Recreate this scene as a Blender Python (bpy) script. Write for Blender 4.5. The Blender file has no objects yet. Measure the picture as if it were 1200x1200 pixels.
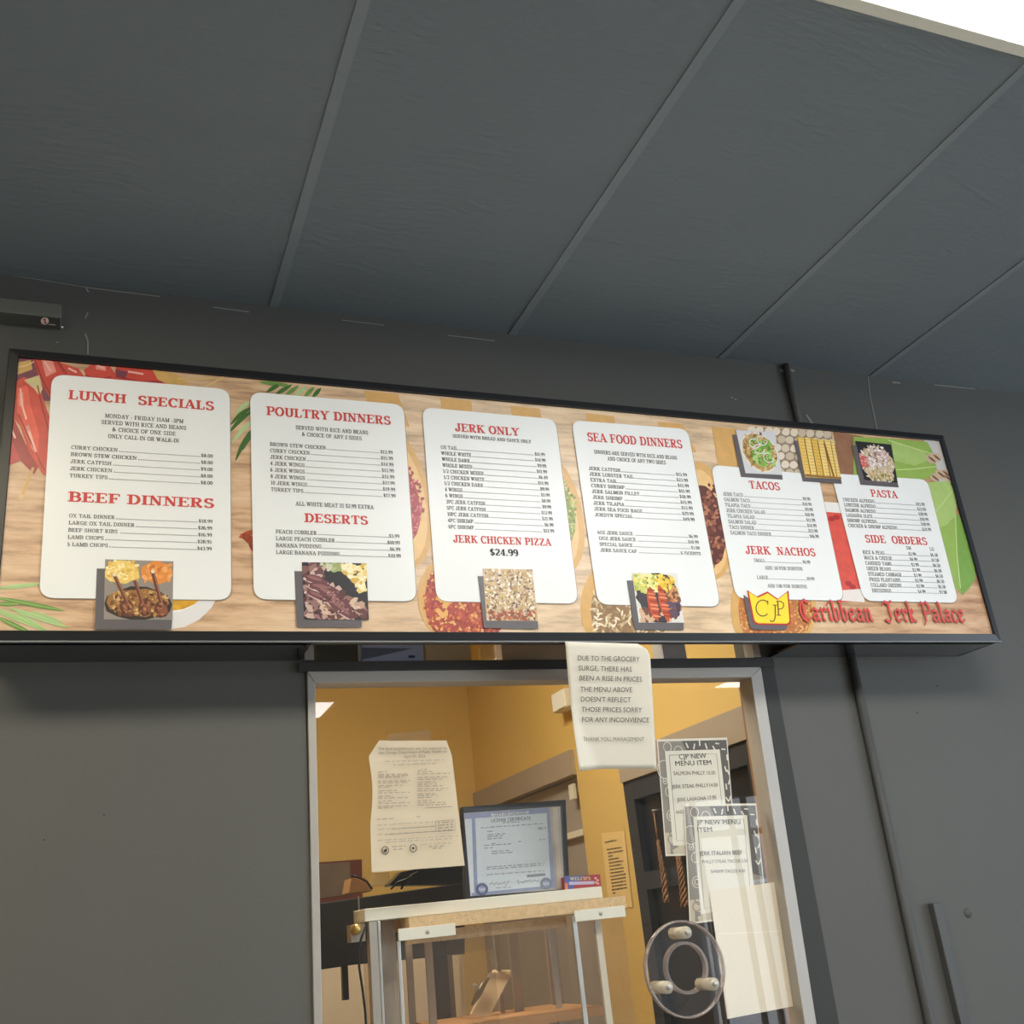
import bpy, math, random
from mathutils import Vector, Matrix
random.seed(7)
scn = bpy.context.scene
COL = scn.collection
PI = math.pi

# ------------------------------------------------------------------ camera
CAM = Vector((0.0, -2.4156, 1.55))
RX = Vector((0.929291, -0.355697, -0.099484))     # camera right
RY = Vector((0.045668, 0.377939, -0.924703))      # camera down
RZ = Vector((0.366513, 0.854776, 0.36746))        # camera forward
FPX = 1220.0
cd = bpy.data.cameras.new('camera')
cam = bpy.data.objects.new('camera', cd)
COL.objects.link(cam)
cam.matrix_world = Matrix(((RX.x, -RY.x, -RZ.x, CAM.x), (RX.y, -RY.y, -RZ.y, CAM.y), (RX.z, -RY.z, -RZ.z, CAM.z), (0, 0, 0, 1)))
cd.sensor_width = 36.0
cd.lens = 36.0 * FPX / 1200.0
cd.clip_start = 0.02
scn.camera = cam

# ------------------------------------------------------------------ world, light, exposure
scn.view_settings.view_transform = 'Standard'
scn.view_settings.look = 'None'
scn.view_settings.gamma = 1.0
scn.view_settings.use_curve_mapping = False
scn.view_settings.exposure = 0.17
w = bpy.data.worlds.new('world'); scn.world = w
w.use_nodes = True
w.node_tree.nodes['Background'].inputs[0].default_value = (0.80, 0.90, 1.0, 1)
w.node_tree.nodes['Background'].inputs[1].default_value = 1.0

def area(name, loc, direction, sx, sy, power, color):
    ld = bpy.data.lights.new(name, 'AREA'); ld.shape = 'RECTANGLE'
    ld.size = sx; ld.size_y = sy; ld.energy = power; ld.color = color
    o = bpy.data.objects.new(name, ld); COL.objects.link(o)
    o.location = loc
    o.rotation_euler = Vector(direction).to_track_quat('-Z', 'Y').to_euler()
    return o
# daylight through the street window in the right wall and the glazed street door in the rear wall
area('daylight_right', (6.9, -4.1, 1.75), (-1, 0.12, -0.05), 3.6, 2.3, 140, (0.74, 0.86, 1.0))
area('daylight_door', (6.2, -6.9, 1.35), (-0.35, 1, 0.0), 1.15, 2.35, 28, (0.86, 0.93, 1.0))
TROFFER_POWER = 18.5
KITCHEN_POWER = 36.0

# ------------------------------------------------------------------ materials
def lin(c):
    c /= 255.0
    return c / 12.92 if c <= 0.04045 else ((c + 0.055) / 1.055) ** 2.4
def rgb(h):
    if isinstance(h, str):
        return tuple(lin(int(h[i:i + 2], 16)) for i in (0, 2, 4))
    return tuple(lin(v) for v in h)
MATS = {}
def mat(name, col, rough=0.6, metal=0.0, var=0.0, scale=8.0, bump=0.0, bscale=60.0, spec=0.5, stretch=(1, 1, 1), coat=0.0):
    if name in MATS: return MATS[name]
    m = bpy.data.materials.new(name); m.use_nodes = True
    nt = m.node_tree; b = nt.nodes['Principled BSDF']
    c = rgb(col)
    b.inputs['Base Color'].default_value = (*c, 1)
    b.inputs['Roughness'].default_value = rough
    b.inputs['Metallic'].default_value = metal
    b.inputs['Specular IOR Level'].default_value = spec
    b.inputs['Coat Weight'].default_value = coat
    if var or bump:
        tc = nt.nodes.new('ShaderNodeTexCoord'); mp = nt.nodes.new('ShaderNodeMapping')
        mp.inputs['Scale'].default_value = stretch
        nt.links.new(tc.outputs['Object'], mp.inputs['Vector'])
        if var:
            n = nt.nodes.new('ShaderNodeTexNoise'); n.inputs['Scale'].default_value = scale; n.inputs['Detail'].default_value = 4
            nt.links.new(mp.outputs[0], n.inputs['Vector'])
            mx = nt.nodes.new('ShaderNodeMix'); mx.data_type = 'RGBA'
            mx.inputs[6].default_value = (*[max(0, v * (1 - var)) for v in c], 1)
            mx.inputs[7].default_value = (*[min(1, v * (1 + var)) for v in c], 1)
            nt.links.new(n.outputs['Fac'], mx.inputs[0]); nt.links.new(mx.outputs[2], b.inputs['Base Color'])
        if bump:
            n2 = nt.nodes.new('ShaderNodeTexNoise'); n2.inputs['Scale'].default_value = bscale; n2.inputs['Detail'].default_value = 3
            nt.links.new(mp.outputs[0], n2.inputs['Vector'])
            bp = nt.nodes.new('ShaderNodeBump'); bp.inputs['Strength'].default_value = bump; bp.inputs['Distance'].default_value = 0.004
            nt.links.new(n2.outputs['Fac'], bp.inputs['Height']); nt.links.new(bp.outputs[0], b.inputs['Normal'])
    MATS[name] = m
    return m

def clear_mat(name, tint, f0=0.04, rough=0.0, haze=0.0, hazecol='c8b8a8'):
    """Thin clear sheet: what lies behind shows through, the surface reflects by Schlick's law; haze adds dust."""
    m = bpy.data.materials.new(name); m.use_nodes = True
    nt = m.node_tree; nt.nodes.clear()
    out = nt.nodes.new('ShaderNodeOutputMaterial')
    tr = nt.nodes.new('ShaderNodeBsdfTransparent'); tr.inputs[0].default_value = (*tint, 1)
    gl = nt.nodes.new('ShaderNodeBsdfGlossy'); gl.inputs['Roughness'].default_value = rough
    geo = nt.nodes.new('ShaderNodeNewGeometry')
    dt = nt.nodes.new('ShaderNodeVectorMath'); dt.operation = 'DOT_PRODUCT'
    nt.links.new(geo.outputs['Normal'], dt.inputs[0]); nt.links.new(geo.outputs['Incoming'], dt.inputs[1])
    def mth(op, a, bval=None):
        n = nt.nodes.new('ShaderNodeMath'); n.operation = op
        if hasattr(a, 'links'): nt.links.new(a, n.inputs[0])
        else: n.inputs[0].default_value = a
        if bval is not None:
            if hasattr(bval, 'links'): nt.links.new(bval, n.inputs[1])
            else: n.inputs[1].default_value = bval
        return n.outputs[0]
    ab = mth('ABSOLUTE', dt.outputs['Value']); om = mth('SUBTRACT', 1.0, ab); p5 = mth('POWER', om, 5.0)
    f = mth('ADD', mth('MULTIPLY', p5, 1.0 - f0), f0)
    mx = nt.nodes.new('ShaderNodeMixShader')
    nt.links.new(f, mx.inputs[0]); nt.links.new(tr.outputs[0], mx.inputs[1]); nt.links.new(gl.outputs[0], mx.inputs[2])
    last = mx
    if haze:
        df = nt.nodes.new('ShaderNodeBsdfDiffuse'); df.inputs[0].default_value = (*rgb(hazecol), 1)
        m2 = nt.nodes.new('ShaderNodeMixShader'); m2.inputs[0].default_value = haze
        nt.links.new(mx.outputs[0], m2.inputs[1]); nt.links.new(df.outputs[0], m2.inputs[2]); last = m2
    nt.links.new(last.outputs[0], out.inputs[0])
    MATS[name] = m
    return m

def emit_mat(name, col, strength):
    m = bpy.data.materials.new(name); m.use_nodes = True
    nt = m.node_tree; b = nt.nodes['Principled BSDF']
    b.inputs['Base Color'].default_value = (*rgb(col), 1)
    b.inputs['Emission Color'].default_value = (*rgb(col), 1); b.inputs['Emission Strength'].default_value = strength
    MATS[name] = m
    return m

M_WALL = mat('charcoal wall paint', (91, 90, 86), 0.62, var=0.06, scale=3, bump=0.10, bscale=45, spec=0.35)
M_CEIL = mat('charcoal ceiling paint', (119, 127, 132), 0.75, var=0.10, scale=2, bump=0.7, bscale=70, spec=0.3, stretch=(0.35, 1, 1))
M_BATTEN = mat('charcoal batten paint', (128, 136, 141), 0.7, var=0.05)
M_CHIP = mat('pale chipped paint', (150, 149, 144), 0.8, var=0.1)
M_TRIM = mat('black brown trim paint', (50, 49, 46), 0.65, var=0.08)
M_PIPE = mat('dark conduit paint', (80, 80, 79), 0.6, var=0.06)
M_BLACK = mat('gloss black metal', (30, 31, 33), 0.38, var=0.05, spec=0.35)
M_BLACKMIRROR = mat('polished black metal', (44, 45, 48), 0.12, spec=0.9, var=0.03, coat=0.6)
M_FLOOR = mat('grey beige floor tile', (192, 188, 182), 0.5, var=0.08, scale=4)
M_PLASTER = mat('dining wall plaster', (176, 172, 164), 0.8, var=0.04)
M_YELLOW = mat('golden yellow wall paint', (224, 190, 114), 0.7, var=0.04, scale=2, bump=0.08, bscale=40)
M_KCEIL = mat('kitchen ceiling white', (220, 214, 200), 0.8, var=0.03)
M_ALU = mat('dull aluminium', (176, 170, 162), 0.5, metal=0.35, var=0.07, scale=12)
M_ALUB = mat('bright aluminium', (206, 206, 204), 0.35, metal=0.6, var=0.05, scale=12)
M_WOODJ = mat('brown stained jamb wood', (150, 112, 78), 0.6, var=0.2, scale=10, stretch=(6, 6, 0.6))
M_TAUPE = mat('taupe painted door frame', (172, 158, 142), 0.6, var=0.08, scale=6)
M_TAUPED = mat('taupe back room wall', (166, 156, 146), 0.8, var=0.08, scale=3)
M_DDOOR = mat('dark grey steel door frame', (50, 53, 60), 0.6, var=0.12, scale=6)
M_DPANE = mat('dark smoked pane', (26, 29, 36), 0.35, var=0.5, scale=5, spec=0.3)
M_PAPER = mat('warm white paper', (232, 224, 206), 0.75, var=0.02, scale=6)
M_PAPERC = mat('cream paper', (226, 208, 180), 0.75, var=0.03, scale=6)
M_PAPERW = mat('white board print', (236, 236, 233), 0.35, var=0.0)
M_PAPERY = mat('old yellow note paper', (240, 208, 142), 0.8, var=0.04)
M_INK = mat('black ink', (52, 50, 48), 0.7)
M_INKB = mat('dark menu ink', (58, 55, 55), 0.6)
M_INKG = mat('grey ink', (120, 112, 104), 0.7)
M_INKM = mat('mid grey ink', (142, 132, 118), 0.7)
M_INKL = mat('pale grey ink', (168, 158, 144), 0.7)
M_RED = mat('red heading ink', (208, 68, 62), 0.5)
M_LAM = mat('white laminate', (228, 224, 208), 0.45, var=0.02)
M_GLASS = clear_mat('window glass', (0.97, 0.975, 0.97), 0.045)
M_ACRYL = clear_mat('scratched clear acrylic', (0.965, 0.95, 0.93), 0.03, 0.05, 0.05, 'd0c0b0')
M_DISC = clear_mat('clear disc acrylic', (0.96, 0.96, 0.97), 0.05, 0.02, 0.025, 'b8bcc4')
M_ACEDGE = clear_mat('acrylic edge', (0.75, 0.70, 0.66), 0.14, 0.10, 0.28, 'c8b8b0')
M_PLAST = clear_mat('clear plastic sleeve', (0.95, 0.96, 0.98), 0.06, 0.08, 0.06, 'd8dce4')
M_LAMP = emit_mat('lit troffer diffuser', (252, 252, 250), TROFFER_POWER)
M_LAMPW = emit_mat('warm lit troffer diffuser', (255, 242, 212), TROFFER_POWER)
M_KLAMP = emit_mat('lit kitchen lamp', (255, 244, 220), KITCHEN_POWER)

def chipboard():
    m = mat('raw chipboard', (214, 182, 138), 0.85, var=0.25, scale=70, bump=0.3, bscale=120)
    nt = m.node_tree; b = nt.nodes['Principled BSDF']
    v = nt.nodes.new('ShaderNodeTexVoronoi'); v.inputs['Scale'].default_value = 110
    r = nt.nodes.new('ShaderNodeValToRGB'); r.color_ramp.elements[0].position = 0.06; r.color_ramp.elements[1].position = 0.16
    r.color_ramp.elements[0].color = (*rgb((120, 84, 48)), 1); r.color_ramp.elements[1].color = (1, 1, 1, 1)
    tc = nt.nodes.new('ShaderNodeTexCoord'); nt.links.new(tc.outputs['Object'], v.inputs['Vector'])
    nt.links.new(v.outputs['Distance'], r.inputs[0])
    src = b.inputs['Base Color'].links[0].from_socket
    mx = nt.nodes.new('ShaderNodeMix'); mx.data_type = 'RGBA'; mx.blend_type = 'MULTIPLY'; mx.inputs[0].default_value = 1
    nt.links.new(src, mx.inputs[6]); nt.links.new(r.outputs[0], mx.inputs[7]); nt.links.new(mx.outputs[2], b.inputs['Base Color'])
    return m
M_CHIPB = chipboard()

def wood_print():
    """Printed plank picture of the menu board: horizontal grain, redder at the ends, bleached in the middle."""
    m = mat('printed wood grain', (214, 180, 140), 0.35)
    nt = m.node_tree; b = nt.nodes['Principled BSDF']
    tc = nt.nodes.new('ShaderNodeTexCoord')
    mp = nt.nodes.new('ShaderNodeMapping'); mp.inputs['Scale'].default_value = (3.0, 1, 22)
    nt.links.new(tc.outputs['Object'], mp.inputs[0])
    n = nt.nodes.new('ShaderNodeTexNoise'); n.inputs['Scale'].default_value = 2.2; n.inputs['Detail'].default_value = 7; n.inputs['Roughness'].default_value = 0.65
    nt.links.new(mp.outputs[0], n.inputs['Vector'])
    r = nt.nodes.new('ShaderNodeValToRGB'); cr = r.color_ramp
    cr.elements[0].position = 0.34; cr.elements[0].color = (*rgb((132, 92, 62)), 1)
    cr.elements[1].position = 0.64; cr.elements[1].color = (*rgb((230, 200, 164)), 1)
    e = cr.elements.new(0.48); e.color = (*rgb((202, 162, 124)), 1)
    nt.links.new(n.outputs['Fac'], r.inputs[0])
    sx = nt.nodes.new('ShaderNodeSeparateXYZ'); nt.links.new(tc.outputs['Object'], sx.inputs[0])
    mr = nt.nodes.new('ShaderNodeMapRange'); mr.inputs[1].default_value = -0.2; mr.inputs[2].default_value = 2.45
    nt.links.new(sx.outputs['X'], mr.inputs[0])
    r2 = nt.nodes.new('ShaderNodeValToRGB'); c2 = r2.color_ramp
    c2.elements[0].position = 0.0; c2.elements[0].color = (*rgb((214, 178, 146)), 1)
    c2.elements[1].position = 1.0; c2.elements[1].color = (*rgb((196, 140, 96)), 1)
    for p, c in ((0.2, (216, 180, 144)), (0.42, (244, 222, 188)), (0.68, (244, 220, 182)), (0.85, (210, 160, 112))):
        e = c2.elements.new(p); e.color = (*rgb(c), 1)
    nt.links.new(mr.outputs[0], r2.inputs[0])
    mx = nt.nodes.new('ShaderNodeMix'); mx.data_type = 'RGBA'; mx.inputs[0].default_value = 0.42
    nt.links.new(r.outputs[0], mx.inputs[6]); nt.links.new(r2.outputs[0], mx.inputs[7])
    nt.links.new(mx.outputs[2], b.inputs['Base Color'])
    return m
M_WOODP = wood_print()
PR = {}
def ink(col, var=0.0):
    """A printed colour on the menu board."""
    k = (tuple(col), var)
    if k not in PR: PR[k] = mat('print %d %d %d%s' % (*col, '' if not var else ' mottled'), col, 0.35, var=var, scale=45)
    return PR[k]

# ------------------------------------------------------------------ helpers
def at(px, py, y=None, x=None, z=None):
    """Measured photo point carried onto a wall (y), a side wall (x) or a level (z)."""
    r = RX * ((px - 600) / FPX) + RY * ((py - 600) / FPX) + RZ
    if y is not None: return CAM + r * ((y - CAM.y) / r.y)
    if x is not None: return CAM + r * ((x - CAM.x) / r.x)
    return CAM + r * ((z - CAM.z) / r.z)
def at_plane(px, py, p0, n):
    r = RX * ((px - 600) / FPX) + RY * ((py - 600) / FPX) + RZ
    return CAM + r * ((p0 - CAM).dot(n) / r.dot(n))

class MB:
    def __init__(s): s.v = []; s.f = []; s.mi = []; s.ms = []; s.sm = []
    def m(s, material):
        if material not in s.ms: s.ms.append(material)
        return s.ms.index(material)
    def poly(s, pts, material, smooth=False):
        b = len(s.v); s.v += [tuple(p) for p in pts]; s.f.append(tuple(range(b, b + len(pts)))); s.mi.append(s.m(material)); s.sm.append(smooth)
    def faces(s, verts, faces, material, smooth=False):
        b = len(s.v); s.v += [tuple(p) for p in verts]; k = s.m(material)
        for f in faces: s.f.append(tuple(b + i for i in f)); s.mi.append(k); s.sm.append(smooth)
    def box(s, x0, x1, y0, y1, z0, z1, material):
        v = [(x0, y0, z0), (x1, y0, z0), (x1, y1, z0), (x0, y1, z0), (x0, y0, z1), (x1, y0, z1), (x1, y1, z1), (x0, y1, z1)]
        s.faces(v, [(0, 3, 2, 1), (4, 5, 6, 7), (0, 1, 5, 4), (1, 2, 6, 5), (2, 3, 7, 6), (3, 0, 4, 7)], material)
    def prism(s, pts, d, material):
        """Polygon pts extruded along vector d."""
        n = len(pts); d = Vector(d); a = [Vector(p) for p in pts]
        v = a + [p + d for p in a]
        f = [tuple(range(n - 1, -1, -1)), tuple(range(n, 2 * n))] + [(i, (i + 1) % n, n + (i + 1) % n, n + i) for i in range(n)]
        s.faces(v, f, material)
    def tube(s, pts, r, material, n=10, rr=None):
        P = [Vector(p) for p in pts]; vs = []; fs = []
        for i, p in enumerate(P):
            t = (P[min(i + 1, len(P) - 1)] - P[max(i - 1, 0)]).normalized()
            a = t.orthogonal().normalized() if i == 0 else (a - t * a.dot(t)).normalized()
            bb = t.cross(a); q = rr[i] if rr else r
            for k in range(n):
                an = 2 * PI * k / n; vs.append(p + (a * math.cos(an) + bb * math.sin(an)) * q)
        for i in range(len(P) - 1):
            for k in range(n): fs.append((i * n + k, i * n + (k + 1) % n, (i + 1) * n + (k + 1) % n, (i + 1) * n + k))
        fs.append(tuple(range(n - 1, -1, -1))); fs.append(tuple((len(P) - 1) * n + k for k in range(n)))
        s.faces(vs, fs, material, True)
    def build(s, name, parent=None, bevel=0.0):
        me = bpy.data.meshes.new(name); me.from_pydata(s.v, [], s.f)
        for mm in s.ms: me.materials.append(mm)
        me.polygons.foreach_set('material_index', s.mi); me.polygons.foreach_set('use_smooth', s.sm)
        me.update()
        o = bpy.data.objects.new(name, me); COL.objects.link(o)
        if parent: o.parent = parent; o.matrix_parent_inverse = parent.matrix_world.inverted()
        if bevel:
            md = o.modifiers.new('bevel', 'BEVEL'); md.width = bevel; md.segments = 2; md.limit_method = 'ANGLE'
        return o
def tag(o, label=None, cat=None, group=None, kind=None):
    if label: o['label'] = label
    if cat: o['category'] = cat
    if group: o['group'] = group
    if kind: o['kind'] = kind
    return o
def empty(name, loc, label=None, cat=None, group=None, kind=None):
    o = bpy.data.objects.new(name, None); COL.objects.link(o); o.location = loc; o.empty_display_size = 0.05
    bpy.context.view_layer.update()
    return tag(o, label, cat, group, kind)
def lab(o, text): o['label'] = text; return o

# ------------------------------------------------------------------ lettering: slab-serif stroke face
def arc(cx, cy, rx, ry, a0, a1, n=8):
    return [(cx + rx * math.cos(math.radians(a0 + (a1 - a0) * i / n)), cy + ry * math.sin(math.radians(a0 + (a1 - a0) * i / n))) for i in range(n + 1)]
def VS(x): return ([(x, 0), (x, 1)], 'k')
G = {   # width, strokes (points, weight: k thick, n thin, a by direction), serifs (x, y)
 'A': (.96, [([(.14, .05), (.46, 1)], 'n'), ([(.46, 1), (.80, .05)], 'k'), ([(.24, .33), (.68, .33)], 'n')], [(.14, 0), (.80, 0)]),
 'B': (.86, [VS(.22), ([(.1, 1), (.45, .96)] + arc(.47, .74, .22, .21, 80, -90) + [(.25, .52)], 'a'), ([(.25, .52), (.48, .52)] + arc(.5, .28, .25, .24, 90, -90) + [(.1, .04)], 'a')], [(.18, 0), (.18, 1)]),
 'C': (.84, [(arc(.46, .5, .34, .47, 42, 318, 14), 'a'), ([(.73, .68), (.73, .98)], 'n')], []),
 'D': (.92, [VS(.22), ([(.1, .96), (.42, .96)] + arc(.42, .5, .36, .46, 88, -88, 10) + [(.1, .04)], 'a')], [(.18, 0), (.18, 1)]),
 'E': (.84, [VS(.22), ([(.1, .96), (.72, .96), (.72, .74)], 'n'), ([(.22, .52), (.54, .52)], 'n'), ([(.54, .4), (.54, .64)], 'n'), ([(.1, .04), (.74, .04), (.74, .28)], 'n')], [(.18, 0), (.18, 1)]),
 'F': (.80, [VS(.22), ([(.1, .96), (.72, .96), (.72, .72)], 'n'), ([(.22, .5), (.54, .5)], 'n'), ([(.54, .38), (.54, .62)], 'n')], [(.22, 0), (.18, 1)]),
 'G': (.92, [(arc(.46, .5, .34, .47, 42, 330, 14), 'a'), ([(.73, .68), (.73, .98)], 'n'), ([(.76, .1), (.76, .42)], 'k')], [(.72, .42)]),
 'H': (.98, [VS(.22), VS(.76), ([(.22, .52), (.76, .52)], 'n')], [(.22, 0), (.22, 1), (.76, 0), (.76, 1)]),
 'I': (.46, [VS(.23)], [(.23, 0), (.23, 1)]),
 'J': (.70, [([(.48, 1), (.48, .25)] + arc(.29, .25, .19, .23, 0, -170), 'a'), ([(.1, .18), (.14, .34)], 'k')], [(.48, 1)]),
 'K': (.94, [VS(.22), ([(.74, .96), (.26, .42)], 'n'), ([(.42, .6), (.78, .04)], 'k')], [(.22, 0), (.22, 1), (.74, 1), (.78, 0)]),
 'L': (.78, [VS(.22), ([(.1, .04), (.70, .04), (.70, .34)], 'n')], [(.22, 0), (.22, 1)]),
 'M': (1.12, [([(.2, 0), (.2, 1)], 'n'), ([(.22, 1), (.56, .06)], 'k'), ([(.56, .06), (.9, 1)], 'n'), ([(.92, 0), (.92, 1)], 'k')], [(.2, 0), (.18, 1), (.92, 0), (.94, 1)]),
 'N': (.98, [([(.2, 0), (.2, 1)], 'n'), ([(.2, 1), (.78, .02)], 'k'), ([(.78, .02), (.78, 1)], 'n')], [(.2, 0), (.16, 1), (.78, 1)]),
 'O': (.92, [(arc(.46, .5, .35, .47, 90, 450, 18), 'a')], []),
 'P': (.82, [VS(.22), ([(.1, .96), (.46, .96)] + arc(.46, .71, .26, .25, 90, -90) + [(.25, .46)], 'a')], [(.22, 0), (.18, 1)]),
 'Q': (.92, [(arc(.46, .5, .35, .47, 90, 450, 18), 'a'), ([(.5, .2), (.78, -.1)], 'k')], []),
 'R': (.92, [VS(.22), ([(.1, .96), (.46, .96)] + arc(.46, .74, .24, .22, 90, -90) + [(.25, .52)], 'a'), ([(.48, .5), (.62, .1), (.84, .03)], 'k')], [(.22, 0), (.18, 1)]),
 'S': (.76, [(arc(.38, .73, .24, .23, 20, 230, 8) + arc(.38, .26, .27, .24, 62, -150, 9), 'a'), ([(.62, .72), (.62, .98)], 'n'), ([(.12, .02), (.12, .28)], 'n')], []),
 'T': (.86, [([(.43, 0), (.43, 1)], 'k'), ([(.08, .7), (.08, .96), (.78, .96), (.78, .7)], 'n')], [(.43, 0)]),
 'U': (.94, [([(.22, 1), (.22, .3)] + arc(.48, .3, .26, .27, 180, 360, 8) + [(.74, 1)], 'a')], [(.22, 1), (.74, 1)]),
 'V': (.92, [([(.14, .97), (.48, 0)], 'k'), ([(.48, 0), (.78, .97)], 'n')], [(.14, 1), (.78, 1)]),
 'W': (1.24, [([(.14, .97), (.4, .02)], 'k'), ([(.4, .02), (.62, .97)], 'n'), ([(.62, .97), (.86, .02)], 'k'), ([(.86, .02), (1.1, .97)], 'n')], [(.14, 1), (.62, 1), (1.1, 1)]),
 'X': (.92, [([(.16, .97), (.76, .03)], 'k'), ([(.74, .97), (.16, .03)], 'n')], [(.16, 1), (.74, 1), (.16, 0), (.76, 0)]),
 'Y': (.90, [([(.14, .97), (.46, .45)], 'k'), ([(.46, .45), (.76, .97)], 'n'), ([(.46, 0), (.46, .48)], 'k')], [(.14, 1), (.76, 1), (.46, 0)]),
 'Z': (.82, [([(.12, .72), (.12, .96), (.7, .96)], 'n'), ([(.68, .94), (.12, .06)], 'k'), ([(.12, .04), (.72, .04), (.72, .3)], 'n')], []),
 '0': (.66, [(arc(.33, .5, .23, .47, 90, 450, 16), 'a')], []),
 '1': (.56, [([(.3, 0), (.3, 1)], 'k'), ([(.08, .78), (.3, .97)], 'n')], [(.3, 0)]),
 '2': (.66, [(arc(.32, .72, .22, .25, 165, -40, 8) + [(.08, .06)], 'a'), ([(.06, .06), (.58, .06), (.58, .22)], 'n')], []),
 '3': (.66, [(arc(.3, .75, .2, .22, 150, -80, 7) + arc(.3, .27, .24, .25, 85, -155, 8), 'a')], []),
 '4': (.68, [([(.44, 0), (.44, 1), (.05, .3), (.62, .3)], 'n'), ([(.44, 0), (.44, 1)], 'k')], [(.44, 0)]),
 '5': (.66, [([(.55, .96), (.15, .96), (.12, .52)], 'n'), (arc(.3, .31, .24, .29, 130, -150, 9), 'a')], []),
 '6': (.66, [(arc(.36, .55, .26, .42, 70, 180, 6) + [(.1, .3)], 'a'), (arc(.33, .29, .22, .27, 90, 450, 12), 'a')], []),
 '7': (.64, [([(.1, .76), (.1, .94), (.58, .94), (.26, 0)], 'a')], []),
 '8': (.66, [(arc(.33, .74, .19, .22, 90, 450, 12), 'a'), (arc(.33, .27, .23, .25, 90, 450, 12), 'a')], []),
 '9': (.66, [(arc(.32, .71, .22, .27, 90, 450, 12), 'a'), ([(.55, .7)] + arc(.3, .45, .26, .42, 0, -110, 6), 'a')], []),
 '$': (.68, [(arc(.33, .71, .2, .2, 20, 230, 7) + arc(.33, .28, .23, .21, 62, -150, 7), 'a'), ([(.33, -.1), (.33, 1.1)], 'n')], []),
 '&': (1.0, [([(.86, .05), (.3, .7)] + arc(.38, .8, .15, .17, 200, -20, 6) + [(.2, .4)] + arc(.34, .25, .2, .22, 150, 330, 6) + [(.84, .55)], 'a')], []),
 '.': (.30, [([(.08, .08), (.22, .08)], 'd')], []),
 ',': (.30, [([(.18, .12), (.08, -.16)], 'k')], []),
 '-': (.44, [([(.06, .4), (.38, .4)], 'n')], []),
 '/': (.56, [([(.06, -.05), (.5, 1.05)], 'n')], []),
 "'": (.26, [([(.13, .7), (.13, 1)], 'k')], []),
 ' ': (.42, [], []),
}
def strip(pts, ws):
    n = len(pts); L = []; R = []
    for i in range(n):
        a = pts[max(i - 1, 0)]; b = pts[min(i + 1, n - 1)]
        dx, dy = b[0] - a[0], b[1] - a[1]; l = math.hypot(dx, dy) or 1
        nx, ny = -dy / l, dx / l; h = ws[i] / 2
        L.append((pts[i][0] + nx * h, pts[i][1] + ny * h)); R.append((pts[i][0] - nx * h, pts[i][1] - ny * h))
    return [[L[i], L[i + 1], R[i + 1], R[i]] for i in range(n - 1)]
def slab_polys(text, thick=.19, thin=.09, track=0.02):
    out = []; x = 0
    for ch in text:
        wd, st, sf = G.get(ch, G[' '])
        for pts, md in st:
            p = [(x + q[0], q[1]) for q in pts]
            if md == 'a':
                ws = []
                for i in range(len(p)):
                    a = p[max(i - 1, 0)]; b = p[min(i + 1, len(p) - 1)]; l = math.hypot(b[0] - a[0], b[1] - a[1]) or 1
                    ws.append(thin + (thick - thin) * abs(b[1] - a[1]) / l)
                out += strip(p, ws)
            elif len(p) == 2: out += strip(p, [thick if md in 'kd' else thin] * 2)
            else:
                for i in range(len(p) - 1): out += strip(p[i:i + 2], [thick if md == 'k' else thin] * 2)
        for sx, sy in sf:
            y0, y1 = (sy - thin, sy) if sy > .9 else ((sy, sy + thin) if sy < .05 else (sy - thin / 2, sy + thin / 2))
            h = thick * .55 + .085
            out.append([(x + sx - h, y0), (x + sx + h, y0), (x + sx + h, y1), (x + sx - h, y1)])
        x += wd + track
    return out, max(x - track, .01)

# plain sans lettering taken from Blender's built-in face, flattened to polygons
_sc = {}
def sans_polys(text, bold=0.0):
    k = (text, bold)
    if k in _sc: return _sc[k]
    cu = bpy.data.curves.new('tmp', 'FONT'); cu.body = text; cu.size = 1.0; cu.resolution_u = 3
    o = bpy.data.objects.new('tmp', cu); COL.objects.link(o)
    dg = bpy.context.evaluated_depsgraph_get(); me = o.evaluated_get(dg).to_mesh()
    vs = [(v.co.x, v.co.y) for v in me.vertices]; CAPH = 0.69
    ps = [[(vs[i][0] / CAPH, vs[i][1] / CAPH) for i in p.vertices] for p in me.polygons]
    xs = [p[0] for q in ps for p in q]
    mn, mxx = (min(xs), max(xs)) if xs else (0, 1)
    ps = [[(a - mn, b) for a, b in q] for q in ps]
    o.evaluated_get(dg).to_mesh_clear(); bpy.data.objects.remove(o); bpy.data.curves.remove(cu)
    _sc[k] = (ps, mxx - mn)
    return _sc[k]

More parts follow.
